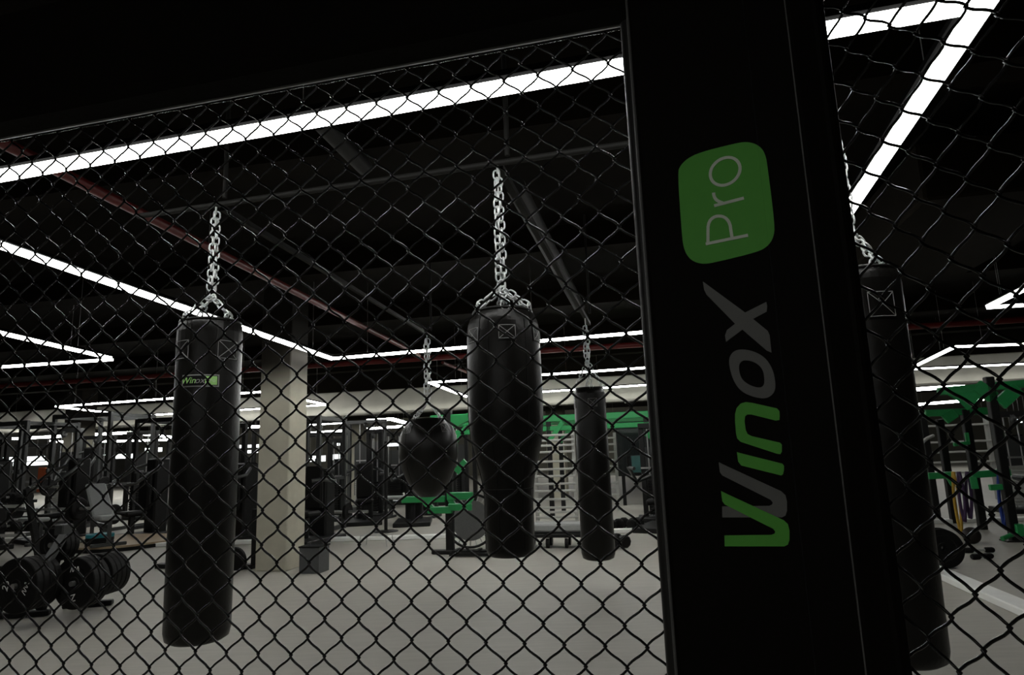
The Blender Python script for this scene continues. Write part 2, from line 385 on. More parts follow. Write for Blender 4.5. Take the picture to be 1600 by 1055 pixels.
# ------------------------------------------------------------------ pipes and ducts under the slab
def pipe(p, q, r, m, name, label, cat='pipe', group=None):
    o = MB().tube([p, q], r, 12).build(name, m); recenter(o, (p + q) / 2); return tag(o, label, cat, group)
a, b = onz(-60, 190, 3.05), onz(655, 555, 3.05)
pipe(a, b, 0.035, RED, 'fire_pipe', 'red sprinkler pipe slanting down from the upper left behind the fence')
a, b = onz(-40, 606, 3.05), onz(1020, 537, 3.05); d = (b - a).normalized()
pipe(a, b + d * 14, 0.05, RED, 'fire_pipe', 'red sprinkler pipe crossing the hall behind the tapered bag')
a = onz(690, 566, 3.05); pipe(a + GB * .06, a + GB * 3.5, 0.03, RED, 'fire_pipe', 'short red branch pipe between the round bag and the tapered bag')
a, b = onz(440, 150, 3.3), onz(640, 300, 3.3)
for x0, y0, x1, y1, z, r_, lab in ((805, 290, 905, 480, 3.35, 0.08, 'grey air duct above the slim bag'), (500, 190, 570, 262, 3.4, 0.06, 'grey conduit above the labelled bag')):
    pipe(onz(x0, y0, z), onz(x1, y1, z), r_, DUCT, 'air_duct', lab, 'duct')
o = MB().box(onz(1475, 345, 3.22), (1.3, 2.6, 0.45), HAX, 0.02).build('air_duct', CEILB); tag(recenter(o, onz(1475, 345, 3.22)), 'wide dark duct box under the ceiling at the right', 'duct')

# ------------------------------------------------------------------ bag rail frame
RZ = CH + 1.35
lf, ct = onz(338, 320, RZ), onz(777, 255, RZ); ra = (ct - lf).normalized()
rd, sl = onz(667, 522, RZ), onz(914, 495, RZ)
fr = thing('bag_rail', 'dark grey steel rail frame under the ceiling that carries the bags', 'rail', (ct.x, ct.y, RZ))
e0, e1 = lf - ra * 0.5, ct + ra * 1.47
MB().tube([e0, e1], 0.015, 10).build('beam', DUCT, fr)
MB().bar(lf + GB * .05, rd + (rd - lf).normalized() * .3, 0.028, 0.03).build('beam', DUCT, fr)
MB().bar(ct + GB * .05, sl + (sl - ct).normalized() * .4, 0.034, 0.034).build('beam', DUCT, fr)
for p in (lf, ct, e1 - ra * .1, rd, sl):
    MB().tube([p + Z * 0.03 + ra * .05, V((p.x, p.y, CZ)) + ra * .05 - Z * .001], 0.012, 8).build('hanger', DUCT, fr)

# ------------------------------------------------------------------ punching bags
def link_mb(mb, c, d, side, L=0.042, W=0.026, r=0.0042):
    d = d.normalized(); h = (L - W) / 2; pts = []
    for k in range(6): a = -pi / 2 + pi * k / 5; pts.append(c + d * (h + cos(a) * W / 2) + side * (sin(a) * W / 2))
    for k in range(6): a = pi / 2 + pi * k / 5; pts.append(c + d * (-h + cos(a) * W / 2) + side * (sin(a) * W / 2))
    mb.tube(pts, r, 5, closed=True)
def chain_mb(mb, p, q, L=0.044, W=0.028, r=0.0044, tw=0.0):
    p, q = V(p), V(q); d = (q - p); n = max(2, int(d.length / (L - 2.4 * r))); dn = d.normalized()
    a = dn.cross(V((0.3, 0.9, 0.2))).normalized(); b = dn.cross(a)
    for i in range(n):
        ang = tw + (pi / 2 if i % 2 else 0) + 0.35 * sin(i * 1.7)
        link_mb(mb, p + d * ((i + .5) / n), dn, a * cos(ang) + b * sin(ang), L, W, r)
    return mb
def bag(name, label, axis_xy, z_top, prof, n_strap, th0, patch, seams=0, chain_top=None, apex_h=0.24, band=None, strands=2, rim=True, strap=True, ch=1.0):
    """prof: (radius, height below the top); th0 counted from the direction of the camera"""
    x, y = axis_xy; base = Z * (z_top - prof[-1][1])
    t = thing(name, label, 'punching bag', (x, y, base.z), 0, 'hanging punching bags')
    c = V((x, y, z_top)); tocam = math.atan2(-y, -x)
    MB().lathe([(r_, -h) for r_, h in prof], c, Z, 48).build('body', VINYL, t)
    def rad(h):
        for (r0, h0), (r1, h1) in zip(prof, prof[1:]):
            if h0 <= h <= h1 and h1 > h0: return r0 + (r1 - r0) * (h - h0) / (h1 - h0)
        return prof[-1][0]
    def pt(th, h, off=0.0):
        a = tocam + th; rr = rad(h) + off; return c + V((cos(a) * rr, sin(a) * rr, -h))
    if rim:
        r_ = prof[1][0] if prof[0][0] < 0.02 else prof[0][0]
        MB().tube([c + V((cos(2 * pi * k / 40) * r_ * .985, sin(2 * pi * k / 40) * r_ * .985, 0.004)) for k in range(40)], 0.009, 8, closed=True).build('rim', VINYL, t)
    for k in range(seams):
        th = th0 + pi / max(1, seams) + 2 * pi * k / seams
        hs = [prof[2][1] + (prof[-3][1] - prof[2][1]) * i / 24 for i in range(25)]
        MB().tube([pt(th, h, 0.0005) for h in hs], 0.0022, 6).build('seam', RUBBER, t)
    if band:
        MB().tube([pt(2 * pi * k / 48, band, 0.0) for k in range(48)], 0.0025, 6, closed=True).build('seam', RUBBER, t)
    apex = c + Z * apex_h
    rt = prof[0][0] if prof[0][0] > 0.02 else prof[1][0]
    for k in range(n_strap):
        th = th0 + 2 * pi * k / n_strap
        h0, h1, hw_ = patch
        if strap:
            # webbing strap folded over the rim, with a stitched square and cross
            w2 = hw_ / rad(h1); m_ = MB(); vs = []; hs = [0.006] + [h0 + (h1 - h0) * i / 4 for i in range(-2, 5)]; hs = sorted(h for h in hs if h > 0)
            for h in hs:
                for j in range(5): vs.append(pt(th - w2 + 2 * w2 * j / 4, h, 0.003))
            for h in hs:
                for j in range(5): vs.append(pt(th - w2 + 2 * w2 * j / 4, h, -0.003))
            K = len(hs) * 5; fs = []
            for i in range(len(hs) - 1):
                for j in range(4):
                    q = i * 5 + j; fs.append((q, q + 5, q + 6, q + 1)); fs.append((K + q, K + q + 1, K + q + 6, K + q + 5))
                for j in (0, 4): q = i * 5 + j; fs.append((q, K + q, K + q + 5, q + 5))
            for i in (0, len(hs) - 1):
                for j in range(4): q = i * 5 + j; fs.append((q, q + 1, K + q + 1, K + q))
            m_.add(vs, fs, False); st = m_.build('strap', VINYL, t)
            m_ = MB(); w3 = w2 * 0.86; ha, hb = h0 + 0.006, h1 - 0.006
            cs = [(-w3, ha), (w3, ha), (w3, hb), (-w3, hb)]
            for (a0, b0), (a1_, b1_) in [(cs[i], cs[(i + 1) % 4]) for i in range(4)] + [(cs[0], cs[2]), (cs[1], cs[3])]:
                m_.tube([pt(th + a0 + (a1_ - a0) * i / 6, b0 + (b1_ - b0) * i / 6, 0.0035) for i in range(7)], 0.0014, 5)
            m_.build('stitching', THREAD, st)
        ringc = pt(th, 0.004, -0.004) + Z * 0.018
        a = tocam + th; tang = V((-sin(a), cos(a), 0)); m_ = MB(); link_mb(m_, ringc, Z, tang, 0.045, 0.04, 0.004); m_.build('ring', CHROME, t)
        chain_mb(MB(), apex, ringc + Z * 0.012, tw=k).build('chain', CHROME, t)
    link = MB(); link_mb(link, apex + Z * 0.01, Z, GA, 0.05, 0.034, 0.005); link.build('shackle', CHROME, t)
    if chain_top:
        m_ = MB(); side = V((-y, x, 0)).normalized() * (0.013 * ch)
        for s_ in ((-1, 1) if strands == 2 else (0,)):
            chain_mb(m_, apex + Z * 0.03 + side * s_, V((x, y, chain_top)) + side * s_ * .5, .044 * ch, .028 * ch, .0044 * ch, tw=s_)
        m_.build('chain', CHROME, t)
        MB().tube([V((x, y, chain_top - .01)), V((x, y, RZ - 0.012))], 0.006, 6).build('hanger_rod', STEEL, t)
    return t, pt, c
def height(px, py, xy):        # height on the vertical line through xy seen at row py
    d = ray(px, py); return CH + d.z * (xy[0] ** 2 + xy[1] ** 2) ** .5 / (d.x ** 2 + d.y ** 2) ** .5
def px2m(n, xy): return n / FPX * xy[1]

# tall straight bag with the label
lx = (lf.x, lf.y)
zt, zb_ = height(333, 507, lx), height(311, 1000, lx); Hh = zt - zb_
prof = [(.142, 0), (.150, .012), (.153, .05), (.153, Hh * .45), (.148, Hh - .05), (.140, Hh - .015), (.115, Hh)]
t1, pt1, c1 = bag('punching_bag', 'tall straight black bag with a small green and grey label', lx, zt, prof, 4, R(33), (.10, .20, .06), 0, height(338, 332, lx), .15)
# its woven label, bent round the bag
lab_th = R(-15); lz = zt - height(316, 600, lx)
def on_bag(me, th, h, pt, flip=1):
    for v in me.vertices:
        p = pt(th + v.co.x / 0.153, h - v.co.y, 0.0045 + v.co.z); v.co = p - V((c1.x, c1.y, c1.z - Hh))
    me.update()
def grid_mesh(x0, x1, y0, y1, zoff, name, m):
    n = 10; vs = []; fs = []
    for z in (zoff, zoff - 0.003):
        for j in (0, 1):
            for i in range(n + 1): vs.append((x0 + (x1 - x0) * i / n, (y0, y1)[j], z))
    q = n + 1
    for i in range(n):
        fs.append((i, i + 1, q + i + 1, q + i)); fs.append((2 * q + i, 3 * q + i, 3 * q + i + 1, 2 * q + i + 1))
        fs.append((i, 2 * q + i, 2 * q + i + 1, i + 1)); fs.append((q + i, q + i + 1, 3 * q + i + 1, 3 * q + i))
    return MB().add(vs, fs).mesh(name, m)
def add_child(me, name, par, label=None):
    o = bpy.data.objects.new(name, me); COL.objects.link(o); o.parent = par
    if label: o['label'] = label
    return o
me = grid_mesh(-.088, .088, -.030, .030, -0.003, 'label', THREAD); on_bag(me, lab_th, lz, pt1); lb = add_child(me, 'label', t1, 'grey bordered woven label')
me = grid_mesh(-.082, .082, -.024, .024, -0.001, 'label_field', RUBBER); on_bag(me, lab_th, lz, pt1); add_child(me, 'label_field', lb)
me = grid_mesh(.026, .078, -.021, .021, 0.0, 'label_badge', LABELG); on_bag(me, lab_th, lz, pt1); add_child(me, 'label_badge', lb, 'green square badge')
me = text_mesh('Win', .042, 'lettering', LABELG, shear=.25); [setattr(v, 'co', v.co + V((-.052, 0, .001))) for v in me.vertices]; on_bag(me, lab_th, lz, pt1); add_child(me, 'lettering', lb)
me = text_mesh('ox', .042, 'lettering', THREAD, shear=.25); [setattr(v, 'co', v.co + V((.002, 0, .001))) for v in me.vertices]; on_bag(me, lab_th, lz, pt1); add_child(me, 'lettering', lb)
me = text_mesh('Pro', .026, 'lettering', LOGOW); [setattr(v, 'co', v.co + V((.052, 0, .002))) for v in me.vertices]; on_bag(me, lab_th, lz, pt1); add_child(me, 'lettering', lb)

# tapered bag in the middle
cx = (ct.x, ct.y); zt, zb_ = height(784, 491, cx), height(797, 868, cx); Hh = zt - zb_
u_ = cx[1] / FPX
prof = [(46 * u_, 0), (50 * u_, .010), (55 * u_, .05), (57.5 * u_, .11), (58.5 * u_, Hh * .33), (58 * u_, Hh * .45), (55 * u_, Hh * .53), (49 * u_, Hh * .60), (42 * u_, Hh * .67), (38 * u_, Hh * .73), (36.5 * u_, Hh * .78), (36.5 * u_, Hh - .03), (34 * u_, Hh - .008), (30 * u_, Hh)]
t2, pt2, c2 = bag('punching_bag', 'black bag with wide shoulders tapering to a slim foot, in the middle', cx, zt, prof, 6, R(6), (.075, .145, .041), 6, height(777, 268, cx), .125, Hh * .735)
# slim straight bag further back
sx = (sl.x, sl.y); zt, zb_ = height(921, 608, sx), height(932, 874, sx); Hh = zt - zb_
prof = [(.135, 0), (.148, .012), (.155, .05), (.160, Hh * .5), (.163, Hh - .06), (.150, Hh - .015), (.12, Hh)]
bag('punching_bag', 'slim straight black bag hanging between the tapered bag and the post', sx, zt, prof, 4, R(10), (.10, .19, .05), 0, height(914, 510, sx), .29, ch=1.35)
# round bag
rx = (rd.x, rd.y); zt, zb_ = height(671, 656, rx), height(675, 776, rx); Hh = zt - zb_; u_ = rx[1] / FPX
prof = [(27 * u_, 0), (31 * u_, Hh * .03), (38 * u_, Hh * .1), (43 * u_, Hh * .2), (45.5 * u_, Hh * .33), (45 * u_, Hh * .48), (41 * u_, Hh * .63), (34 * u_, Hh * .78), (26 * u_, Hh * .9), (20 * u_, Hh * .96), (14 * u_, Hh)]
bag('punching_bag', 'short round black bag shaped like a pear, below a long chain', rx, zt, prof, 4, R(40), (.05, .15, .06), 6, height(667, 530, rx), .20, ch=1.6)
# bag half hidden by the post
rr = ct + ra * 1.48
qx = (onz(1331, 385, CH + .0).x, 0)
d = ray(1337, 430); s_ = 2.68 / d.y; qx = (d.x * s_, d.y * s_); zt = height(1338, 432, qx); zb_ = height(1425, 1034, qx); Hh = zt - zb_
prof = [(.148, 0), (.158, .012), (.162, .05), (.158, Hh * .45), (.148, Hh - .05), (.140, Hh - .015), (.115, Hh)]
bag('punching_bag', 'tall straight black bag half hidden behind the right side of the post', qx, zt, prof, 4, R(29), (.10, .21, .058), 0, RZ - .06, .20)

# ------------------------------------------------------------------ the cage
T1 = az(103.4); N1 = V((-T1.y, T1.x, 0)); D1 = 1.22
T2 = az(148.4); N2 = V((-T2.y, T2.x, 0)); D2 = 1.0
def p1(t, z, n=0.0): return N1 * (D1 + n) + T1 * t + Z * z
def p2_(t, z, n=0.0): return N2 * (D2 + n) + T2 * t + Z * z
corner_t1 = 0.194; corner_t2 = -0.726
TOP1 = CH + 0.8345
def wire_mesh(cw, chh, nz, phase, name, rr_=0.0023, sag=0.0):
    """one zigzag wire of a chain-link mesh, hanging from z = 0 downwards; +x along the fence, y across it"""
    pts = []; S = 7; ov = rr_ * 0.95
    for j in range(nz):
        a = -1 if (j + phase) % 2 == 0 else 1
        x0, x1 = a * (cw / 4 + ov), -a * (cw / 4 + ov)
        for k in range(S):
            f = k / S
            e = f + 0.045 * sin(2 * pi * f)                      # flattened turns at each knuckle
            x = x0 + (x1 - x0) * f
            yy = (rr_ * 1.05) * a * math.tanh(6 * sin(pi * f)) if 0 < f < 1 else 0.0
            pts.append((x, yy, -(j + e) * chh / 2))
    a = -1 if (nz + phase) % 2 == 0 else 1
    pts.append((a * (cw / 4 + ov), 0, -nz * chh / 2))
    return MB().tube(pts, rr_, 6, up=(0, 1, 0)).mesh(name, WIRE)
def fence(label, pf, T, N, t0, cw, chh, ztop, ta, tb, nz, first_down):
    root = thing('chain_link_panel', label, 'fence', pf((ta + tb) / 2, 0.05))
    Rm = Matrix((T, N, Z)).transposed().to_4x4()
    ms = []
    for ph in (0, 1):
        me = wire_mesh(cw, chh, nz, ph, 'wire'); me.transform(Rm); ms.append(me)
    i0 = math.ceil((ta - t0) / (cw / 2)); i1 = math.floor((tb - t0) / (cw / 2))
    for i in range(i0, i1):
        ph = (i + first_down) % 2
        o = bpy.data.objects.new('wire', ms[ph]); COL.objects.link(o); o.parent = root
        o.location = pf(t0 + (i + .5) * cw / 2, ztop) - root.location
    # selvage wire along the top and the bottom rail
    MB().tube([pf(ta + (tb - ta) * k / 40, ztop + .001 + 0.0015 * (k % 2)) for k in range(41)], 0.0018, 6).build('tension_wire', WIRE, root)
    MB().tube([pf(ta, .09), pf(tb, .09)], 0.024, 12).build('bottom_rail', POLE, root)
    return root
cw1, ch1 = 0.0722, 0.0690
# knots measured near the post: (t, z) = (-.1762, .6287) * D1
fence('chain link fence panel left of the padded post', p1, T1, N1, -0.0715, cw1, ch1, TOP1, -2.30, 0.165, int((TOP1 - .09) / (ch1 / 2)), 0)
cw2, ch2 = 0.0690, 0.0703
TOP2 = CH + 0.8460
fence('chain link fence panel right of the padded post', p2_, T2, N2, -0.5729 * D2, cw2, ch2, TOP2, -0.70, 1.55, int((TOP2 - .09) / (ch2 / 2)), 1)
# padded top rails
def top_pad(label, pf, T, N, ta, tb, z0):
    root = thing('top_rail_pad', label, 'padding', pf((ta + tb) / 2, z0))
    L = tb - ta; c = pf((ta + tb) / 2, z0 + 0.16, -0.035)
    MB().box(c, (L, 0.10, 0.30), (T, N, Z), 0.02).build('pad', PAD, root)
    MB().tube([pf(ta + .02, z0 + .03, .0), pf(tb - .02, z0 + .03, .0)], 0.02, 10).build('rail', POLE, root)
    return root
top_pad('black padded top rail above the left fence panel', p1, T1, N1, -2.30, 0.02, TOP1)
top_pad('black padded top rail above the right fence panel', p2_, T2, N2, -0.50, 1.55, TOP2)

# padded corner post
def hit(x, y, n, dist): d = ray(x, y); return CAMP + d * (dist / d.dot(n))
A = hit(1018, 530, N1, 1.15); FT = az(110.7); FN = V((-FT.y, FT.x, 0)); DF = A.dot(FN)
B = hit(1290, 530, FN, DF); C = hit(1343, 530, N2, 0.97)
for p in (A, B, C): p.z = 0
A2 = A + N1 * 0.045; C2 = C + N2 * 0.03; E2 = (A2 + C2) / 2 + (FN + N2) * 0.07
post = thing('cage_post', 'black padded cage post with a green and grey vertical logo', 'post', ((A.x + C.x) / 2, (A.y + C.y) / 2 + .1, 0))
ZT = TOP1 + 0.32
def rounded(poly, r=0.012):
    out = []; n = len(poly)
    for i in range(n):
        p, a, b = poly[i], poly[i - 1], poly[(i + 1) % n]
        da, db = (a - p).normalized(), (b - p).normalized()
        q = [p + da * r, p + da * r * .35 + db * r * .35 - (da + db) * 0.0, p + db * r]
        out += [(v.x, v.y) for v in q]
    return out
MB().prism(rounded([A, B, C, C2, E2, A2], 0.008), 0.0, ZT).build('pad', PAD, post)
MB().tube([B - FN * .0 + V((0, 0, 0.02)), B + Z * (ZT - .02)], 0.0022, 6).build('piping', PIPING, post)
MB().tube([A + V((0, 0, 0.02)), A + Z * (TOP1 + 0.02)], 0.0026, 6).build('piping', PIPING, post)
s0 = A + FT * 0.205
MB().tube([s0 - FN * .0004 + V((0, 0, 0.02)), s0 - FN * .0004 + Z * (ZT - .02)], 0.0012, 5).build('seam', RUBBER, post)
pp = hit(1018, 530, N1, 1.205); pp.z = 0
MB().tube([pp, pp + Z * TOP1], 0.016, 14).build('pole', POLE, post, 'grey steel tube beside the padding')
pp = hit(1343, 530, N2, 1.0); pp.z = 0
MB().tube([pp, pp + Z * TOP2], 0.003, 6).build('tension_bar', WIRE, post)
pm = (A + C) / 2 + FN * .12; MB().tube([V((pm.x, pm.y, 0)), V((pm.x, pm.y, ZT + .01))], 0.03, 12).build('pole', POLE, post)

# the logo: flat prints on the front face, drawn in face coordinates (s along the face, z up)
FM = Matrix((FT, Z, -FN)).transposed().to_4x4(); FM.translation = A - FN * 0.0006
def face(x, y):
    d = ray(x, y); q = CAMP + d * (DF / d.dot(FN)); return ((q - A).dot(FT), q.z)
g1 = lambda P_: [face(1050 + x / 2.1095, 400 + y / 2.11) for x, y in P_]
g2 = lambda P_: [face(960 + x / 2.5, y / 2.5) for x, y in P_]
def decal(loops, name, m, off=0.0, label=None):
    M4 = FM.copy(); M4.translation = FM.translation - FN * off
    o = flat_shape(loops, name, m, M4, post)
    if label: o['label'] = label
    return o
Wp = [(162, 775), (178, 783), (368, 871), (382, 884), (387, 905), (387, 935), (382, 951), (370, 957), (174, 957), (173, 921), (328, 919), (338, 915), (340, 908), (333, 899), (174, 819), (166, 808)]
decal([g1([(x - 8, y - 95) for x, y in Wp])], 'letter', LOGOK, 0.0, 'grey second stroke of the letter W')
decal([g1(Wp)], 'letter', LOGOG, 0.0018, 'green first stroke of the letter W')
decal([g1([(214, 647), (224, 650), (364, 685), (369, 692), (369, 706), (366, 720), (360, 724), (228, 691), (218, 678)])], 'letter', LOGOG, 0, 'green letter i')
decal([g1([(354, 541), (355, 528), (354, 512), (346, 503), (262, 484), (243, 482), (226, 487), (213, 502), (208, 522), (208, 545), (211, 585), (215, 602), (226, 613), (345, 652), (357, 654), (362, 645), (362, 622), (356, 616), (262, 594), (249, 587), (243, 574), (239, 545), (241, 529), (248, 523), (262, 523), (342, 543)])], 'letter', LOGOG, 0, 'green letter n')
oo = [(189, 330), (212, 308), (258, 310), (305, 332), (332, 372), (342, 420), (338, 452), (312, 471), (272, 467), (228, 448), (202, 412), (188, 362)]
oi = [(221, 355), (238, 342), (276, 351), (300, 374), (305, 408), (303, 428), (288, 436), (256, 427), (230, 408), (221, 380)]
decal([g1(smooth_loop(oo)), g1(smooth_loop(oi))], 'letter', LOGOK, 0, 'grey letter o')
decal([g1([(102, 85), (116, 95), (241, 187), (311, 152), (314, 166), (312, 184), (267, 208), (316, 248), (322, 262), (328, 319), (312, 312), (232, 243), (178, 284), (175, 262), (181, 245), (208, 224), (114, 128), (106, 112)])], 'letter', LOGOK, 0, 'grey letter x')
bx = [(247, 676), (258, 648), (286, 620), (335, 596), (470, 562), (512, 555), (550, 562), (578, 582), (592, 614), (598, 650), (627, 880), (622, 928), (600, 962), (562, 985), (400, 1024), (352, 1033), (310, 1024), (284, 1000), (270, 966), (264, 920)]
badge = decal([g2(smooth_loop(bx, 2))], 'badge', LOGOG, 0, 'green rounded square badge')
def ribbon(pts, wd, closed=False):
    pts = g2(pts); L = []; Rr = []; n = len(pts)
    for i in range(n):
        a = V(pts[i - 1] if (i > 0 or closed) else pts[i]); b = V(pts[(i + 1) % n] if (i < n - 1 or closed) else pts[i])
        d = (b - a).normalized(); nn = V((-d.y, d.x)); p = V(pts[i])
        L.append(tuple(p + nn * wd / 2)); Rr.append(tuple(p - nn * wd / 2))
    return [L, Rr] if closed else [L + Rr[::-1]]
def bez(P_, n=10):
    out = []
    for i in range(n + 1):
        t = i / n; q = [V(p) for p in P_]
        while len(q) > 1: q = [q[k] * (1 - t) + q[k + 1] * t for k in range(len(q) - 1)]
        out.append(tuple(q[0]))
    return out
SW = 0.0052
decal(ribbon([(357, 955), (522, 921)], SW), 'letter', LOGOW, .0018, 'pale letter P, stem')
decal(ribbon([(366, 950)] + bez([(366, 905), (362, 838), (408, 838), (452, 838), (455, 900)], 14) + [(460, 931)], SW), 'letter', LOGOW, .0018, 'pale letter P, bowl')
decal(ribbon([(390, 806), (506, 776)], SW), 'letter', LOGOW, .0018, 'pale letter r, stem')
decal(ribbon(bez([(424, 795), (398, 788), (388, 775), (388, 755)], 8), SW), 'letter', LOGOW, .0018, 'pale letter r, arm')
decal(ribbon([(433 + 58 * cos(a) * 1 - 4 * sin(a), 672 + 54 * sin(a) - 8 * cos(a)) for a in [2 * pi * k / 32 for k in range(32)]], SW, True), 'letter', LOGOW, .0018, 'pale letter o')

# ------------------------------------------------------------------ plates and the plate tree
def plate_mesh(r_, th, name='plate'):
    prof = [(.026, -th / 2), (.05, -th / 2), (.055, -th / 2 + .004), (r_ * .60, -th / 2 + .006), (r_ * .66, -th / 2), (r_ * .97, -th / 2), (r_, -th / 2 + .006), (r_, th / 2 - .006), (r_ * .97, th / 2), (r_ * .66, th / 2), (r_ * .60, th / 2 - .006), (.055, th / 2 - .004), (.05, th / 2), (.026, th / 2)]
    m_ = MB(); n = 40; vs = []; fs = []
    for rr_, h in prof: vs += [(cos(2 * pi * k / n) * rr_, sin(2 * pi * k / n) * rr_, h) for k in range(n)]
    K = len(prof)
    for i in range(K):
        for k in range(n): fs.append((i * n + k, i * n + (k + 1) % n, ((i + 1) % K) * n + (k + 1) % n, ((i + 1) % K) * n + k))
    return m_.add(vs, fs, False).mesh(name, RUBBER)
def frame_of(axis, spin=0.0):       # local z along axis, local y up
    a = V(axis).normalized(); x = Z.cross(a).normalized(); y = a.cross(x)
    return Matrix((x, y, a)).transposed().to_4x4() @ Matrix.Rotation(spin, 4, 'Z')
def plate(c, axis, r_, th, label, spin=0.0, marks=(), group=None):
    t = thing('weight_plate', label, 'weight plate', c, 0, group)
    me = plate_mesh(r_, th); M4 = frame_of(axis, spin); me.transform(M4)
    o = add_child(me, 'disc', t)
    hb = MB().lathe([(.026, -th / 2 - .002), (.048, -th / 2 - .002), (.048, th / 2 + .002), (.026, th / 2 + .002)], (0, 0, 0), Z, 24, False).mesh('hub', STEEL); hb.transform(M4); 
    for bodytxt, x, y, size, rot, nm in marks:
        me = text_mesh(bodytxt, size, nm, PRINT, 0.0012, 0.2)
        me.transform(M4 @ Matrix.Translation((x, y, th / 2 + .001)) @ Matrix.Rotation(rot, 4, 'Z')); add_child(me, nm, t)
    return t
nb = -GB                          # plates face back towards the fence
pa, pb2, pc3, pd = at(29, 915, 5.75), at(119, 911, 5.95), at(152, 899, 6.3), at(86, 851, 6.15)
tree_c = fl(92, 955); 
tr = thing('plate_tree', 'black A-frame plate tree standing on two splayed feet at the left', 'rack', (tree_c.x, tree_c.y, 0))
f0, f1 = fl(63, 962), fl(120, 948); apex = at(100, 828, 6.15)
for f_, x0, y0, x1, y1 in ((f0, -55, 972, 78, 962), (f1, 98, 952, 176, 946)):
    q0, q1 = fl(x0, y0), fl(x1, y1)
    MB().bar(q0 + Z * .03, q1 + Z * .03, 0.07, 0.05, None, .008).build('foot', BLACK, tr)
    MB().bar(f_ + Z * .05, apex, 0.07, 0.07, None, .008).build('upright', BLACK, tr)
MB().bar(at(70, 884, 5.85), at(99, 838, 6.1), 0.06, 0.05).build('brace', GREYM, tr, 'grey slanted brace')
MB().box(apex, (.10, .12, .10), HAX, .01).build('cap', GREYM, tr)
for c, L_ in ((pa, .36), (pb2, .34), (pc3, .30), (pd, .26)):
    MB().tube([c - GB * .055, c + GB * L_], 0.022, 14).build('peg', STEEL, tr)
    MB().bar(c + GB * (L_ - .03), f0 * .5 + f1 * .5 + Z * (c.z), 0.04, 0.04).build('bracket', BLACK, tr)
plate(pa, nb, .225, .06, 'black bumper plate with a 25 on the plate tree, nearest the left edge', R(0), (('25', -.095, -.0, .085, R(80), 'number'), ('/\\/\\/\\', .105, -.02, .06, R(72), 'marking')))
for k in (1, 2, 3): plate(pa + GB * .065 * k, nb, .225 - .002 * k, .055, 'black bumper plate, ' + ['', 'first', 'second', 'third'][k] + ' one back behind the plate marked 25', group='plates stacked behind the plate marked 25')
plate(pb2, nb, .218, .055, 'black bumper plate with a pale slanted mark at its foot, on the plate tree', 0, (('/\\/\\/\\', -.0, .115, .055, R(8), 'marking'), ('Z', .0, -.125, .085, R(15), 'marking')))
for k in (1, 2): plate(pb2 + GB * .06 * k, nb, .216, .05, 'black bumper plate, ' + ['', 'first', 'second'][k] + ' one back behind the plate with the slanted mark', group='plates stacked behind the slanted mark')
for k in range(4): plate(pc3 + GB * (.058 * k), nb, .195 - .003 * k, .05, 'black bumper plate on the rear peg of the plate tree, ' + ['frontmost', 'second from the front', 'third from the front', 'rearmost'][k], 0, (('10', .02, -.08, .05, 0, 'number'),) if k == 0 else (), group='plates on the rear peg of the tree')
for k in range(3): plate(pd + GB * (.05 * k), nb, .15, .045, 'small black plate on the upper peg of the plate tree, ' + ['frontmost', 'the middle one', 'rearmost'][k], group='plates on the upper peg of the tree')

# ------------------------------------------------------------------ bin beside the pillar
bp = fl(482, 897); bn = thing('waste_bin', 'grey open bin standing beside the concrete pillar', 'bin', bp + GB * .13, GRZ)
bc = bp + GB * .13; hgt = height(482, 853, bc) 
m_ = MB(); s0_, s1_ = .115, .125
for (sx_, sy_, dx, dy) in ((s1_ * 2, .008, 0, -1), (s1_ * 2, .008, 0, 1), (.008, s1_ * 2, -1, 0), (.008, s1_ * 2, 1, 0)):
    m_.box(bc + GA * dx * (s1_ - .004) + GB * dy * (s1_ - .004) + Z * (hgt / 2), (sx_, sy_, hgt), HAX)
m_.box(bc + Z * .006, (s1_ * 2 - .01, s1_ * 2 - .01, .012), HAX); m_.build('bucket', BINM, bn)
m_ = MB()
for dx, dy, sx_, sy_ in ((0, -1, s1_ * 2 + .02, .016), (0, 1, s1_ * 2 + .02, .016), (-1, 0, .016, s1_ * 2 + .02), (1, 0, .016, s1_ * 2 + .02)):
    m_.box(bc + GA * dx * s1_ + GB * dy * s1_ + Z * (hgt - .004), (sx_, sy_, .018), HAX)
m_.build('rim', BLACK, bn)

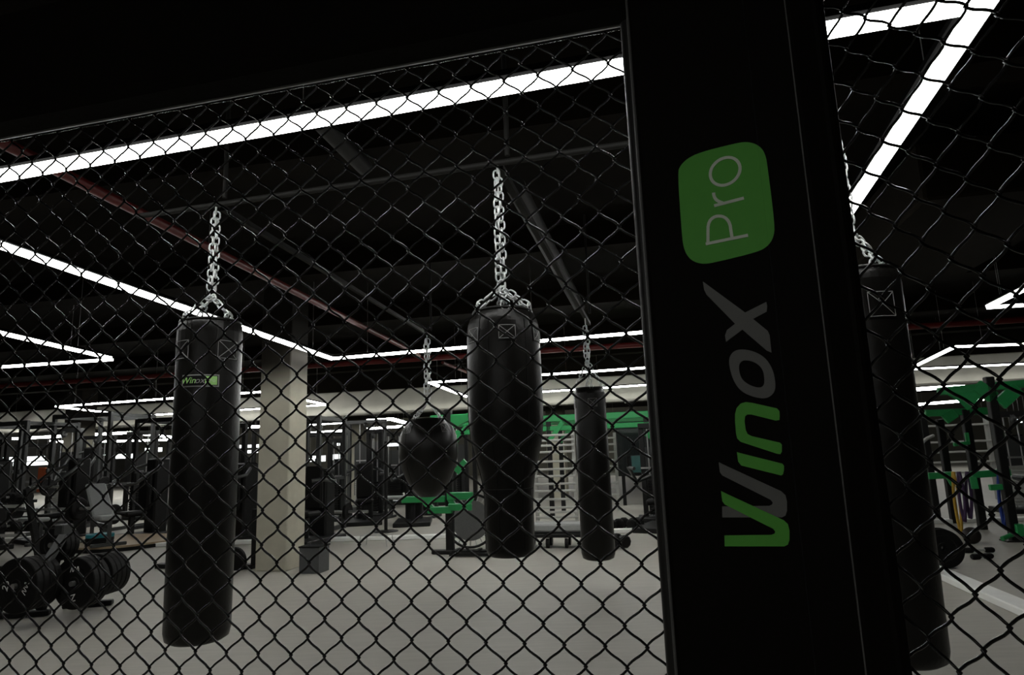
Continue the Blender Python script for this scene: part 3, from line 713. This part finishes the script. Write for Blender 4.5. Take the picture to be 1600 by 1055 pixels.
# ------------------------------------------------------------------ gym equipment builders (local axes: X along the hall's rows, Y away)
LX, LY = V((1, 0, 0)), V((0, 1, 0))
def kit(name, label, cat, loc, group=None, rz=GRZ): return thing(name, label, cat, (loc[0], loc[1], 0), rz, group)
def part(mb, name, m, par, label=None):     # geometry already local to the thing
    o = bpy.data.objects.new(name, mb.mesh(name, m)); COL.objects.link(o); o.parent = par
    if label: o['label'] = label
    return o
def power_rack(label, loc, wd=1.15, dp=1.1, h=2.35, m=None, beams=None, group=None, rz=GRZ):
    t = kit('power_rack', label, 'rack', loc, group, rz); m = m or BLACK; bm_ = beams or m
    for sx_ in (-1, 1):
        for sy_ in (-1, 1):
            mb = MB().box((sx_ * wd / 2, sy_ * dp / 2, h / 2), (.075, .075, h), None, .006)
            up = part(mb, 'upright', m, t)
            mb = MB()
            for k in range(10): mb.lathe([(.012, -.002), (.012, .002)], (sx_ * wd / 2, sy_ * dp / 2 - .038, .5 + k * .17), LY, 8)
            part(mb, 'pin_holes', GREYM, up)['kind'] = 'stuff'
        part(MB().box((sx_ * wd / 2, 0, .05), (.07, dp - .08, .07)), 'base_rail', m, t)
        part(MB().box((sx_ * wd / 2, 0, h - .05), (.07, dp - .08, .07)), 'side_rail', bm_, t)
        part(MB().box((sx_ * wd / 2, 0, .95), (.05, dp - .08, .06)), 'safety_arm', GREYM, t)
        part(MB().box((sx_ * wd / 2, -dp / 2 - .07, 1.28), (.05, .06, .10), None, .01), 'bar_hook', GREYM, t)
    for sy_ in (-1, 1): part(MB().box((0, sy_ * dp / 2, h - .05), (wd - .08, .07, .09)), 'crossbeam', bm_, t)
    part(MB().box((0, dp / 2, .3), (wd - .08, .06, .06)), 'crossbeam', m, t)
    return t
def barbell(label, c, axis=None, plates=2, r_=.2, group=None, L=2.1):
    axis = axis or GA; t = thing('barbell', label, 'barbell', c, 0, group); a = V(axis).normalized(); c = V(c)
    MB().tube([c - a * L / 2, c + a * L / 2], .021, 10).build('bar', STEEL, t)
    for s_ in (-1, 1):
        MB().tube([c + a * s_ * (L / 2 - .42), c + a * s_ * (L / 2)], .026, 12).build('sleeve', STEEL, t)
        for k in range(plates):
            me = plate_mesh(r_ - .03 * k, .05); me.transform(frame_of(a)); o = add_child(me, 'plate', t); o.location = a * s_ * (L / 2 - .38 + .055 * k)
    return t
def bench(label, loc, rz=GRZ, padm=None, incline=0.0, group=None):
    t = kit('weight_bench', label, 'bench', loc, group, rz); padm = padm or SEATM
    part(MB().box((0, -.35, .43), (.3, .42, .07), None, .02), 'seat', padm, t)
    q = Matrix.Rotation(incline, 3, 'X'); ax = (LX, q @ LY, q @ Z)
    part(MB().box(V((0, -.12, .43)) + ax[1] * .42, (.3, .82, .07), ax, .02), 'backrest', padm, t)
    part(MB().bar((0, -.5, .3), (0, .55, .3), .06, .06), 'spine', GREYM, t)
    for y in (-.5, .55):
        part(MB().bar((0, y, .0), (0, y, .4), .06, .06), 'leg', GREYM, t)
        part(MB().box((0, y, .025), (.5, .07, .05), None, .008), 'foot', GREYM, t)
    return t
def dumbbell(label, loc, rz=0.0, r_=.07, L=.3, group=None):
    t = kit('dumbbell', label, 'dumbbell', loc, group, rz); t.location.z = loc[2]
    part(MB().tube([(-L / 2, 0, r_), (L / 2, 0, r_)], .017, 10), 'handle', STEEL, t)
    for s_ in (-1, 1):
        part(MB().lathe([(r_ * .75, -.05), (r_, -.035), (r_, .035), (r_ * .75, .05)], (s_ * (L / 2 - .04), 0, r_), LX, 10, False), 'head', RUBBER, t)
    return t
def cable_machine(label, loc, h=2.2, wd=.7, m=None, group=None, stackm=None, rz=GRZ):
    t = kit('cable_machine', label, 'machine', loc, group, rz); m = m or BLACK
    for s_ in (-1, 1):
        part(MB().box((s_ * wd / 2, 0, h / 2), (.09, .10, h), None, .008), 'upright', m, t)
        part(MB().tube([(s_ * wd * .2, 0, .08), (s_ * wd * .2, 0, h - .1)], .012, 8), 'guide_rod', STEEL, t)
    part(MB().box((0, 0, h - .05), (wd + .1, .14, .1), None, .01), 'top_beam', m, t)
    part(MB().box((0, 0, .04), (wd + .3, .7, .08), None, .01), 'base', m, t)
    for k in range(12): part(MB().box((0, 0, .14 + k * .055), (wd * .62, .13, .048), None, .005), 'stack_plate', stackm or RUBBER, t)
    part(MB().lathe([(.02, -.02), (.08, -.02), (.06, 0), (.08, .02), (.02, .02)], (0, -.09, h - .14), LX, 20), 'pulley', GREYM, t)
    part(MB().tube([(0, -.16, h - .14), (0, -.17, h * .55)], .004, 5), 'cable', BLACK, t)
    part(MB().bar((-.22, -.17, h * .54), (.22, -.17, h * .54), .03, .03), 'grip_bar', STEEL, t)
    part(MB().box((0, .1, h * .45), (wd * .8, .02, h * .6)), 'shroud', GREYM, t)
    return t
def dumbbell_rack(label, loc, L=2.6, n=9, rz=GRZ):
    t = kit('dumbbell_rack', label, 'rack', loc, None, rz)
    for s_ in (-1, 1):
        part(MB().bar((s_ * L / 2, .25, 0), (s_ * L / 2, -.05, 1.05), .07, .07), 'upright', BLACK, t)
        part(MB().box((s_ * L / 2, 0, .03), (.08, .7, .06)), 'foot', BLACK, t)
    for z in (.45, .85):
        for y in (-.1, .08): part(MB().bar((-L / 2, y + .12 * (1 - z), z + y * .3), (L / 2, y + .12 * (1 - z), z + y * .3), .05, .04), 'tray_rail', PALE if y < 0 else BLACK, t)
    q = Matrix.Rotation(rz, 4, 'Z'); L0 = V((loc[0], loc[1], 0)); first = None
    for z in (.45, .85):
        for k in range(n):
            p = L0 + q @ V((-L / 2 + L * (k + .5) / n, .12 * (1 - z) - .01, z + .02))
            lb_ = 'round black dumbbell on the %s tier of the rack, %s from its left end' % ('lower' if z < .6 else 'upper', ['first', 'second', 'third', 'fourth', 'fifth', 'sixth', 'seventh', 'eighth', 'ninth'][k])
            if first is None:
                first = dumbbell(lb_, p, rz + pi / 2, .068, .26, 'dumbbells on the two-tier rack'); first.location = p
            else: dup(first, p, None, lb_)
    return t

def rackspot(x, y, Y=None):
    if Y: p = at(x, y, Y); p.z = 0; return p
    return fl(x, y)
# ---- left background
power_rack('grey power rack behind the plate tree at the left, with a red panel beside it', rackspot(100, 0, 14.0), 1.5, 1.2, 2.3, GREYM)
power_rack('grey power rack just left of the labelled bag', rackspot(212, 0, 14.4), 1.4, 1.2, 2.45, GREYM)
power_rack('black power rack standing behind the labelled bag', rackspot(318, 0, 14.4), 1.2, 1.2, 2.3, BLACK)
power_rack('grey power rack right of the concrete pillar', rackspot(500, 0, 12.5), .8, 1.0, 2.1, GREYM)
power_rack('distant black power rack seen over the dumbbells at the left edge', rackspot(10, 0, 16.5), 1.3, 1.2, 2.2, BLACK)
barbell('pale barbell racked high left of the labelled bag', at(118, 760, 13.25), plates=1, r_=.17)
barbell('pale barbell with black plates lying across a rack at the far left', at(70, 796, 11.9), plates=2, r_=.2)
barbell('pale barbell racked low just left of the labelled bag', at(222, 803, 13.6), plates=2, r_=.2)
barbell('pale barbell on the rack right of the concrete pillar', at(496, 801, 11.8), plates=1, r_=.16, L=1.9)
dumbbell_rack('two-tier dumbbell rack at the left edge behind the plate tree', rackspot(30, 0, 9.6), 2.2, 8)
bench('pale flat bench behind the plate tree', rackspot(24, 852), GRZ + pi / 2)
bench('pale inclined bench standing on the wooden platform', rackspot(216, 0, 11.0), GRZ + 1.0, None, R(38)).location.z = .085
b_ = bench('white topped bench poking in at the left edge in front of the plate tree', rackspot(-40, 0, 5.9), GRZ + 1.2, PALE)
# wooden platform with a rounded front
pf0 = [fl(105, 867), fl(190, 863), fl(262, 852), fl(330, 847), fl(330, 840), fl(180, 842), fl(120, 846), fl(96, 854)]
pcn = sum(pf0, V()) / len(pf0); t = thing('lifting_platform', 'low wooden platform with a rounded black edge left of the labelled bag', 'platform', (pcn.x, pcn.y, 0))
sp = smooth_loop([(p.x, p.y) for p in pf0], 2)
MB().prism(sp, .002, .055).build('edge', RUBBER, t)
MB().prism([(pcn.x + (x - pcn.x) * .985, pcn.y + (y - pcn.y) * .975) for x, y in sp], .055, .085).build('deck', WOOD, t)
pl0 = at(156, 842, 10.9); pl0.z = .085 + .03
for k in range(3): plate(pl0 + Z * .058 * k, (0.001, 0, 1), .2, .055, ('teal bumper plate lying on the wooden platform' if k == 2 else ['lowest black bumper plate under the teal one on the wooden platform', 'middle black bumper plate just under the teal one on the wooden platform'][k]), group=None if k == 2 else 'plates under the teal plate')
for o in bpy.data.objects:
    if o.parent and o.parent.get('label', '').startswith('teal bumper'): o.data = o.data.copy(); o.data.materials[0] = TEAL
# red and white panel far left
o = MB().box(at(65, 750, 15.2), (.22, .03, .55), HAX, .01).build('wall_panel', FLAME); tag(recenter(o, at(65, 750, 15.2)), 'small red and orange panel between the far racks at the left', 'panel')
cable_machine('tall dark cable machine behind the labelled bag', rackspot(385, 0, 13.5), 2.1, .7)
cable_machine('pale cable machine at the far left', rackspot(160, 0, 16.5), 2.3, .8, GREYM, None, PALE)
cable_machine('pale cable machine beyond the pillar', rackspot(575, 0, 17.5), 2.3, 1.0, GREYM, None, PALE)
cable_machine('black cable machine with a tall stack right of the concrete pillar', rackspot(533, 0, 14.6), 1.75, .3)
cable_machine('black column machine left of the round bag', rackspot(586, 0, 15.2), 1.95, .3)
# low stand with a wheel behind the labelled bag
sp0, sp1 = fl(246, 888), fl(398, 889)
t = thing('pulley_stand', 'black stand on a low base with a round plate, peeping out behind the labelled bag', 'stand', ((sp0.x + sp1.x) / 2, (sp0.y + sp1.y) / 2, 0))
MB().bar(sp0 + Z * .03, sp1 + Z * .03, .12, .06, None, .01).build('base', BLACK, t)
MB().add([sp0 + v for v in (V((0, -.06, 0)), V((.22, -.06, 0)), V((.22, -.06, .11)), V((0, .06, 0)), V((.22, .06, 0)), V((.22, .06, .11)))], [(0, 1, 2), (5, 4, 3), (0, 3, 4, 1), (1, 4, 5, 2), (2, 5, 3, 0)]).build('ramp', GREYM, t)
MB().bar(sp1 + Z * .05, V((sp1.x, sp1.y, height(397, 796, sp1))), .07, .07).build('upright', BLACK, t)
wc = at(366, 876, sp1.y - .05); MB().lathe([(.02, -.03), (.15, -.03), (.16, -.02), (.16, .02), (.15, .03), (.02, .03)], wc, GB, 28, False).build('wheel', RUBBER, t)
# more machines: dense dark rows at the back
def press_machine(label, loc, rz=GRZ, m=None, pm=None, h=1.6):
    t = kit('press_machine', label, 'machine', loc, None, rz); m = m or BLACK
    part(MB().box((0, .35, h / 2), (.34, .28, h), None, .03), 'weight_tower', m, t)
    part(MB().box((0, 0, .04), (.7, 1.1, .08), None, .01), 'base', m, t)
    part(MB().box((0, -.1, .45), (.36, .4, .09), None, .03), 'seat', pm or RUBBER, t); part(MB().box((0, -.1, .24), (.08, .08, .36)), 'seat_post', m, t)
    part(MB().box((0, .12, .85), (.34, .09, .7), None, .03), 'backrest', pm or RUBBER, t)
    for s_ in (-1, 1):
        part(MB().tube([(s_ * .2, .3, h - .1), (s_ * .42, .1, h - .2), (s_ * .42, -.3, 1.0), (s_ * .3, -.38, .98)], .03, 8), 'press_arm', GREYM, t)
        part(MB().tube([(s_ * .42, -.3, 1.0), (s_ * .42, -.3, 1.18)], .022, 8), 'grip', RUBBER, t)
    return t
for x, Y, hh, lb in ((36, 11.2, 1.5, 'black press machine just behind the dumbbell rack at the left edge'), (153, 12.6, 1.5, 'black press machine behind the teal plate'),
                     (180, 15.6, 1.8, 'tall black press machine left of the pale inclined bench'), (264, 12.5, 1.45, 'black press machine partly behind the labelled bag'),
                     (384, 11.4, 1.3, 'black press machine between the labelled bag and the pillar'), (497, 10.9, 1.15, 'black press machine just right of the pillar behind the bin'),
                     (572, 13.7, 1.2, 'black press machine in front of the far pillar'), (638, 13.2, 1.05, 'low black press machine just left of the round bag'), (655, 15.5, 1.1, 'black press machine under the round bag'), (976, 10.9, .95, 'low black press machine right of the slim bag beyond the kerb')):
    press_machine(lb, rackspot(x, 0, Y), GRZ + random.uniform(-.5, .5), None, None, hh)
for x, Y, hh, wd_, lb in ((60, 17.5, 2.2, .9, 'black cable machine below the second low light at the left'), (205, 18.5, 2.2, 1.0, 'black cable machine behind the pale inclined bench'), (265, 17.0, 2.2, .8, 'black cable machine left of the labelled bag, far back'),
                          (440, 17.5, 2.2, .9, 'black cable machine hidden by the concrete pillar'), (612, 19.0, 2.0, .8, 'black cable machine behind the thin pole'), (690, 18.0, 2.1, .9, 'black cable machine behind the green machine')):
    cable_machine(lb, rackspot(x, 0, Y), hh, wd_)
for x, Y, lb in ((-20, 20.0, 'far black power rack at the very left edge'), (145, 21.0, 'far black power rack behind the far left pillar'), (350, 21.0, 'far black power rack behind the labelled bag'), (505, 20.0, 'far black power rack right of the concrete pillar'), (640, 22.0, 'far black power rack behind the round bag')):
    power_rack(lb, rackspot(x, 0, Y), 1.6, 1.2, 2.1, BLACK)
# free standing pole
pp = rackspot(603, 831); t = kit('stand_pole', 'thin black pole on a flat base left of the round bag', 'stand', pp)
part(MB().tube([(0, 0, .02), (0, 0, height(603, 690, pp))], .032, 10), 'pole', BLACK, t); part(MB().lathe([(.22, 0), (.22, .015), (.05, .03)], (0, 0, 0), Z, 20), 'base', BLACK, t)
# low white wire stand on the floor
pp = fl(588, 853); t = kit('low_stand', 'low white wire stand on the open floor right of the bin', 'stand', pp)
for y in (-.12, .12):
    part(MB().tube([(-.22, y, .0), (-.2, y, .16), (.2, y, .16), (.22, y, .0)], .009, 6), 'leg', PALE, t)
for x in (-.2, 0, .2): part(MB().tube([(x, -.12, .16), (x, .12, .16)], .008, 6), 'rung', PALE, t)
bench('pale bench at the back below the round bag', rackspot(640, 0, 14.6), GRZ + pi / 2)
bench('grey bench at the back left of the green machine', rackspot(505, 0, 15.0), GRZ + .3)

# ---- green machine and trampoline below the round bag
gp = fl(704, 866); gh = lambda y: height(704, y, gp)
t = kit('green_machine', 'training machine with green plates on a black post below the round bag', 'machine', gp)
part(MB().box((0, 0, gh(640) / 2), (.10, .10, gh(640)), None, .008), 'post', BLACK, t)
part(MB().box((.25, 0, .03), (1.0, .12, .05), None, .008), 'foot', BLACK, t)
zg = gh(782)
part(MB().box((-.35, -.06, gh(779)), (.62, .05, .085), None, .008), 'arm', GREEN, t)
part(MB().box((.17, -.07, gh(775)), (.36, .06, .10), None, .008), 'arm', GREEN, t)
part(MB().box((-.11, -.08, gh(796)), (.34, .06, .09), None, .008), 'bracket', GREEN, t)
part(MB().box((.17, -.08, gh(792)), (.32, .06, .09), None, .008), 'bracket', GREEN, t)
part(MB().bar((-.33, -.06, gh(782)), (-.22, -.06, gh(795)), .05, .08), 'gusset', GREEN, t)
part(MB().bar((.02, -.07, gh(777)), (.10, -.07, gh(793)), .05, .07), 'gusset', GREEN, t)
part(MB().bar((.33, -.07, gh(777)), (.25, -.07, gh(793)), .05, .07), 'gusset', GREEN, t)
part(MB().box((.2, 0, gh(655)), (.9, .08, .12), None, .008), 'top_beam', GREEN, t)
part(MB().bar((.0, -.05, gh(668)), (.38, -.05, gh(650)), .06, .1), 'gusset', GREEN, t)
part(MB().bar((.12, -.05, gh(738)), (.26, -.05, gh(722)), .05, .09), 'gusset', GREEN, t)
tc = at(737, 835, gp.y + .35); t = thing('trampoline', 'small round grey trampoline leaning on edge behind the tapered bag', 'trampoline', (tc.x, tc.y, 0), GRZ)
rt_ = .36; cz = rt_ + .03; q = Matrix.Rotation(R(-14), 3, 'X')
ring = [q @ V((cos(2 * pi * k / 36) * rt_, 0, sin(2 * pi * k / 36) * rt_)) + V((0, 0, cz)) for k in range(36)]
part(MB().tube(ring, .018, 8, closed=True), 'frame', BLACK, t)
part(MB().lathe([(.27, -.006), (.275, 0), (.27, .006)], (0, 0, cz), q @ LY, 36), 'mat', MATGREY, t)
for k in range(24):
    a = 2 * pi * k / 24; p = q @ V((cos(a) * .275, 0, sin(a) * .275)) + V((0, 0, cz)); e = q @ V((cos(a) * .345, 0, sin(a) * .345)) + V((0, 0, cz))
    part(MB().tube([p, e], .009, 6), 'spring', PALE, t)
tp = fl(738, 870); t = kit('weight_sled', 'low black sled frame on the floor at the foot of the green machine', 'sled', tp)
part(MB().bar((-.3, -.02, .03), (.35, -.02, .03), .05, .04), 'runner', BLACK, t); part(MB().bar((-.3, .25, .03), (.35, .25, .03), .05, .04), 'runner', BLACK, t)
for x in (-.25, 0.05, .3): part(MB().bar((x, -.0, .06), (x, .23, .06), .05, .03), 'crossbar', BLACK, t)

# ---- wall bars and trolley behind the slim bag
def wall_bars(label, x0, x1, ytop, ybot, Y, rows, group=None, m=None):
    a, b = at(x0, ybot, Y), at(x1, ybot, Y); 
    c = (a + b) / 2; zt_ = height((x0 + x1) / 2, ytop, c); L = (b - a).length; t = kit('wall_bars', label, 'wall bars', c, group)
    for s_ in (-1, 1): part(MB().box((s_ * (L / 2 - .03), .03, zt_ / 2), (.06, .10, zt_)), 'post', PALE, t)
    for y in rows:
        z = height((x0 + x1) / 2, y, c); part(MB().box((0, -.03, z), (L - .02, .035, .042), None, .008), 'rung', m or PALE, t)
    return t, c
wall_bars('tall wall bars with pale rungs between the tapered bag and the slim bag', 838, 906, 676, 846, 12.6, (680, 688, 696, 706, 721, 733, 744, 756, 767, 780, 793, 800, 808, 815, 822, 829))
wall_bars('pale wall bars showing right of the slim bag', 948, 972, 676, 840, 14.5, (684, 694, 706, 719, 728, 741, 754, 762, 772, 790))
wall_bars('pale wall bars behind the green rig at the right', 1452, 1560, 650, 800, 14.0, (664, 690, 706, 722, 738))
tp = fl(870, 858); t = kit('storage_trolley', 'low black trolley on small wheels in front of the wall bars', 'trolley', tp)
part(MB().box((0, .2, .17), (.9, .4, .05), None, .01), 'deck', BLACK, t); part(MB().box((0, .2, .27), (.86, .36, .10), None, .02), 'mat_stack', SEATM, t)
for x in (-.38, -.13, .13, .38):
    for y in (.06, .34):
        part(MB().lathe([(.02, -.02), (.065, -.02), (.065, .02), (.02, .02)], (x, y, .068), LX, 16, False), 'wheel', RUBBER, t)
        part(MB().box((x, y, .135), (.05, .03, .03)), 'fork', STEEL, t)
for s_ in (-1, 1): part(MB().bar((s_ * .43, .38, .19), (s_ * .43, .38, .8), .04, .04), 'handle_post', BLACK, t)
first = None
for i, (x, y) in enumerate(((962, 828), (972, 826), (988, 827), (998, 826), (958, 856), (970, 855))):
    p = fl(x, y); dumbbell(['hex-ended dumbbell on the floor touching the slim bag\'s right edge', 'second dumbbell from the slim bag beyond the kerb', 'third dumbbell from the slim bag beyond the kerb', 'last dumbbell of the row beyond the kerb right of the slim bag', 'dumbbell on the near side of the kerb close to the slim bag', 'dumbbell on the near side of the kerb, further from the slim bag'][i], p, GRZ + 1.1 + .2 * i, .085, .3)
# green overhead rig beams
def green_rig(label, x0, x1, ytop, Y, uprights, dp=1.6):
    a, b = at(x0, ytop, Y), at(x1, ytop, Y); z = (a.z + b.z) / 2; c = (a + b) / 2; L = (b - a).dot(GA); t = kit('training_rig', label, 'rig', c)
    q = Matrix.Rotation(-GRZ, 3, 'Z')
    for yy in (0, dp):
        part(MB().box((0, yy, z), (L, .09, .13), None, .01), 'crossbeam', GREEN, t)
    part(MB().box((0, -.01, z - .2), (L * .96, .07, .10), None, .01), 'crossbeam', GREEN, t)
    for u in uprights:
        for yy in (0, dp):
            part(MB().box((u * L / 2, yy, (z - .06) / 2), (.09, .09, z - .06), None, .006), 'upright', BLACK, t)
            part(MB().bar((u * L / 2, yy - .04, z - .45), (u * L / 2 + .3, yy - .04, z - .08), .04, .09), 'gusset', GREEN, t)
        part(MB().box((u * L / 2, dp / 2, z), (.09, dp - .1, .11), None, .008), 'side_beam', GREEN, t)
    return t
green_rig('green overhead training rig behind the slim bag', 690, 1130, 652, 13.2, (-.98, -.25, .45, .98))
# dark screens right of the slim bag
def dark_panel(label, x0, x1, y0, y1, Y, m, name='display_panel', cat='panel'):
    p, q = at(x0, y0, Y), at(x1, y1, Y); c = (p + q) / 2; wd_ = abs((q - p).dot(GA)); hh = abs(p.z - q.z)
    t = thing(name, label, cat, (c.x, c.y, c.z - hh / 2), GRZ)
    t.location.z = 0; z0_ = c.z - hh / 2
    if name == 'display_panel':
        for s_ in (-1, 1): part(MB().box((s_ * wd_ * .4, .03, z0_ / 2 + .1), (.08, .06, z0_ + .2)), 'stand', BLACK, t)
    else: t.location.z = z0_; z0_ = 0
    part(MB().box((0, 0, z0_ + hh / 2), (wd_, .05, hh), None, .008), 'frame', BLACK, t); part(MB().box((0, -.027, z0_ + hh / 2), (wd_ * .94, .006, hh * .94)), 'face', m, t); return t
dark_panel('large black display panel at the back right of the slim bag', 960, 1044, 652, 742, 15.6, SCREEN)
dark_panel('tall dark teal poster on the display panel right of the slim bag', 985, 1030, 712, 738, 15.45, POSTER, 'poster', 'poster')
cable_machine('dark machine column right of the slim bag', rackspot(968, 0, 12.2), 1.75, .36)
cable_machine('dark machine column behind the left edge of the post', rackspot(1024, 0, 12.2), 1.5, .25)

# ---- right hand rig seen through the right fence panel
up1 = fl(1586, 846); zt1 = height(1558, 588, up1)
t = kit('training_rig', 'black training rig with green beams right of the bag at the post', 'rig', up1)
def lpt(x, y, off=0.0):       # photo point on the rig's front plane, in the rig's local axes
    n = GB; d = ray(x, y); dist = up1.dot(n) + off; q = CAMP + d * ((dist - CAMP.dot(n)) / d.dot(n)); q = q - V((up1.x, up1.y, 0)); return V((q.dot(GA), q.dot(GB), q.z))
def rbar(x0, y0, x1, y1, off, wd_, m, name, dp_=None): part(MB().bar(lpt(x0, y0, off), lpt(x1, y1, off), wd_, dp_ or wd_, None, .006), name, m, t)
part(MB().box((0, 0, zt1 / 2), (.10, .10, zt1), None, .008), 'upright', BLACK, t)
part(MB().box((0, 0, .008), (.26, .2, .016)), 'foot_plate', BLACK, t)
for x, y, yt, off in ((1536, 828, 640, 1.2), (1492, 818, 655, 2.0), (1463, 800, 652, 3.0)):
    b_ = lpt(x, y, off); T_ = lpt(x, y, off); zz = lpt(x - (y - yt) * .12, yt, off).z; part(MB().box((b_.x, b_.y, zz / 2), (.10, .10, zz), None, .008), 'upright', BLACK, t)
rbar(1465, 612, 1640, 596, .0, .07, GREEN, 'crossbeam', .10)
rbar(1525, 602, 1553, 622, -.02, .06, GREEN, 'gusset', .16)
rbar(1562, 632, 1590, 606, -.02, .06, GREEN, 'gusset', .16)
part(MB().add([lpt(1478, 616, -.03), lpt(1500, 604, -.03), lpt(1540, 612, -.03), lpt(1512, 642, -.03), lpt(1496, 626, -.03), lpt(1478, 616, .03), lpt(1500, 604, .03), lpt(1540, 612, .03), lpt(1512, 642, .03), lpt(1496, 626, .03)],
     [(0, 1, 2, 3, 4), (9, 8, 7, 6, 5)] + [(i, 5 + i, 5 + (i + 1) % 5, (i + 1) % 5) for i in range(5)]), 'gusset', GREEN, t)
rbar(1445, 646, 1546, 642, 1.2, .07, GREEN, 'crossbeam', .10)
rbar(1476, 656, 1492, 645, 1.18, .06, GREEN, 'gusset', .14)
rbar(1450, 744, 1490, 742, 1.0, .07, GREEN, 'crossbeam', .09)
rbar(1482, 742, 1492, 758, 1.0, .06, GREEN, 'gusset', .1)
rbar(1518, 742, 1578, 738, .6, .07, GREEN, 'crossbeam', .09)
rbar(1520, 745, 1524, 764, .58, .06, GREEN, 'gusset', .08)
rbar(1546, 762, 1578, 760, .0, .06, GREEN, 'crossbeam', .07)
rbar(1570, 730, 1572, 764, -.0, .06, GREEN, 'gusset', .06)
rbar(1556, 664, 1561, 688, .4, .06, GREEN, 'gusset', .12)
rbar(1490, 695, 1514, 692, .9, .05, GREEN, 'gusset', .05)
rbar(1510, 676, 1513, 694, .9, .04, GREEN, 'gusset', .05)
part(MB().tube([lpt(1566, 842, -.12), lpt(1590, 832, -.02)], .028, 10), 'green_handle', GREEN, t)
part(MB().box(lpt(1591, 828, -.03), (.09, .12, .15), None, .01), 'sleeve', GREEN, t)
# resistance bands hang from the rig
def band(label, x, y0, y1, x2, off, m):
    a, b = lpt(x, y0, off), lpt(x2, y1, off); q = Matrix.Rotation(GRZ, 3, 'Z'); o3 = V((up1.x, up1.y, 0)); a, b = o3 + q @ a, o3 + q @ b
    mb = MB(); d = (b - a); pts = []
    for k in range(13): f = k / 12; pts.append(a + d * f + GA * (.025 * sin(pi * f)))
    for k in range(13): f = 1 - k / 12; pts.append(a + d * f - GA * (.025 * sin(pi * f)) + GB * .03)
    mb.tube(pts, .02, 6, closed=True); o = mb.build('resistance_band', m); tag(recenter(o, a), label, 'band')
band('yellow resistance band hanging from the green rig', 1490, 738, 836, 1503, .75, YEL)
band('dark purple resistance band hanging beside the yellow one', 1499, 738, 815, 1508, .7, PUR)
band('second dark purple resistance band, further from the yellow one', 1512, 738, 810, 1517, .72, PUR)
band('blue resistance band hanging near the thick upright of the green rig', 1562, 736, 822, 1571, .3, BLU)
# bumper plate and ball on the floor at the right
bpx = fl(1481, 889); rr_ = .19; bc2 = bpx + GB * .05 + Z * (rr_)
plate(bc2, -GB + Z * .12, rr_, .06, 'black bumper plate standing on edge at the right beyond the white kerb')
plate(bc2 + GB * .11 + GA * .01, -GB + Z * .12, rr_, .06, 'second black bumper plate leaning just behind the first at the right')
bb = fl(1526, 852); o = MB().lathe([(.10 * sin(pi * k / 14) + .0005, .10 - .10 * cos(pi * k / 14)) for k in range(15)], (0, 0, 0), Z, 28).build('medicine_ball', ORG); o.location = bb + GB * .1; tag(o, 'dark medicine ball on the floor behind the bumper plate at the right', 'ball')
dumbbell('small dumbbell on the floor right of the standing bumper plate, nearer', fl(1535, 874), GRZ + .3, .03, .22)
dumbbell('small dumbbell on the floor right of the standing bumper plate, further', fl(1530, 864), GRZ + .1, .03, .3)
# curved pale handle bar right of the bag
a = [at(1433, 735, 6.4), at(1437, 712, 6.4), at(1432, 692, 6.4), at(1441, 688, 6.4), at(1458, 681, 6.6)]
t = thing('rower_handle', 'bent white bar of a machine right of the bag at the post', 'machine', (a[0].x, a[0].y, 0))
pts = bez([tuple(p) for p in ([V((a[0].x + .02, a[0].y, 0.02))] + a)], 16); MB().tube([V(p) for p in pts], .016, 8).build('bar', PALE, t)
MB().box((a[0].x, a[0].y, .02), (.5, .12, .04), HAX, .01).build('foot', BLACK, t)
MB().bar((a[0].x, a[0].y + .05, .04), (a[0].x, a[0].y + .05, 1.0), .08, .08).build('column', BLACK, t)
cable_machine('grey cable machine beyond the green rig', rackspot(1468, 0, 11.5), 1.7, .5, BLACK, None, PALE)
cable_machine('pale cable machine at the right edge beyond the rig', rackspot(1592, 0, 11.0), 1.6, .7, GREYM, None, PALE)
bench('grey bench under the green rig', rackspot(1545, 0, 8.3), GRZ + pi / 2, GREYM, R(25))
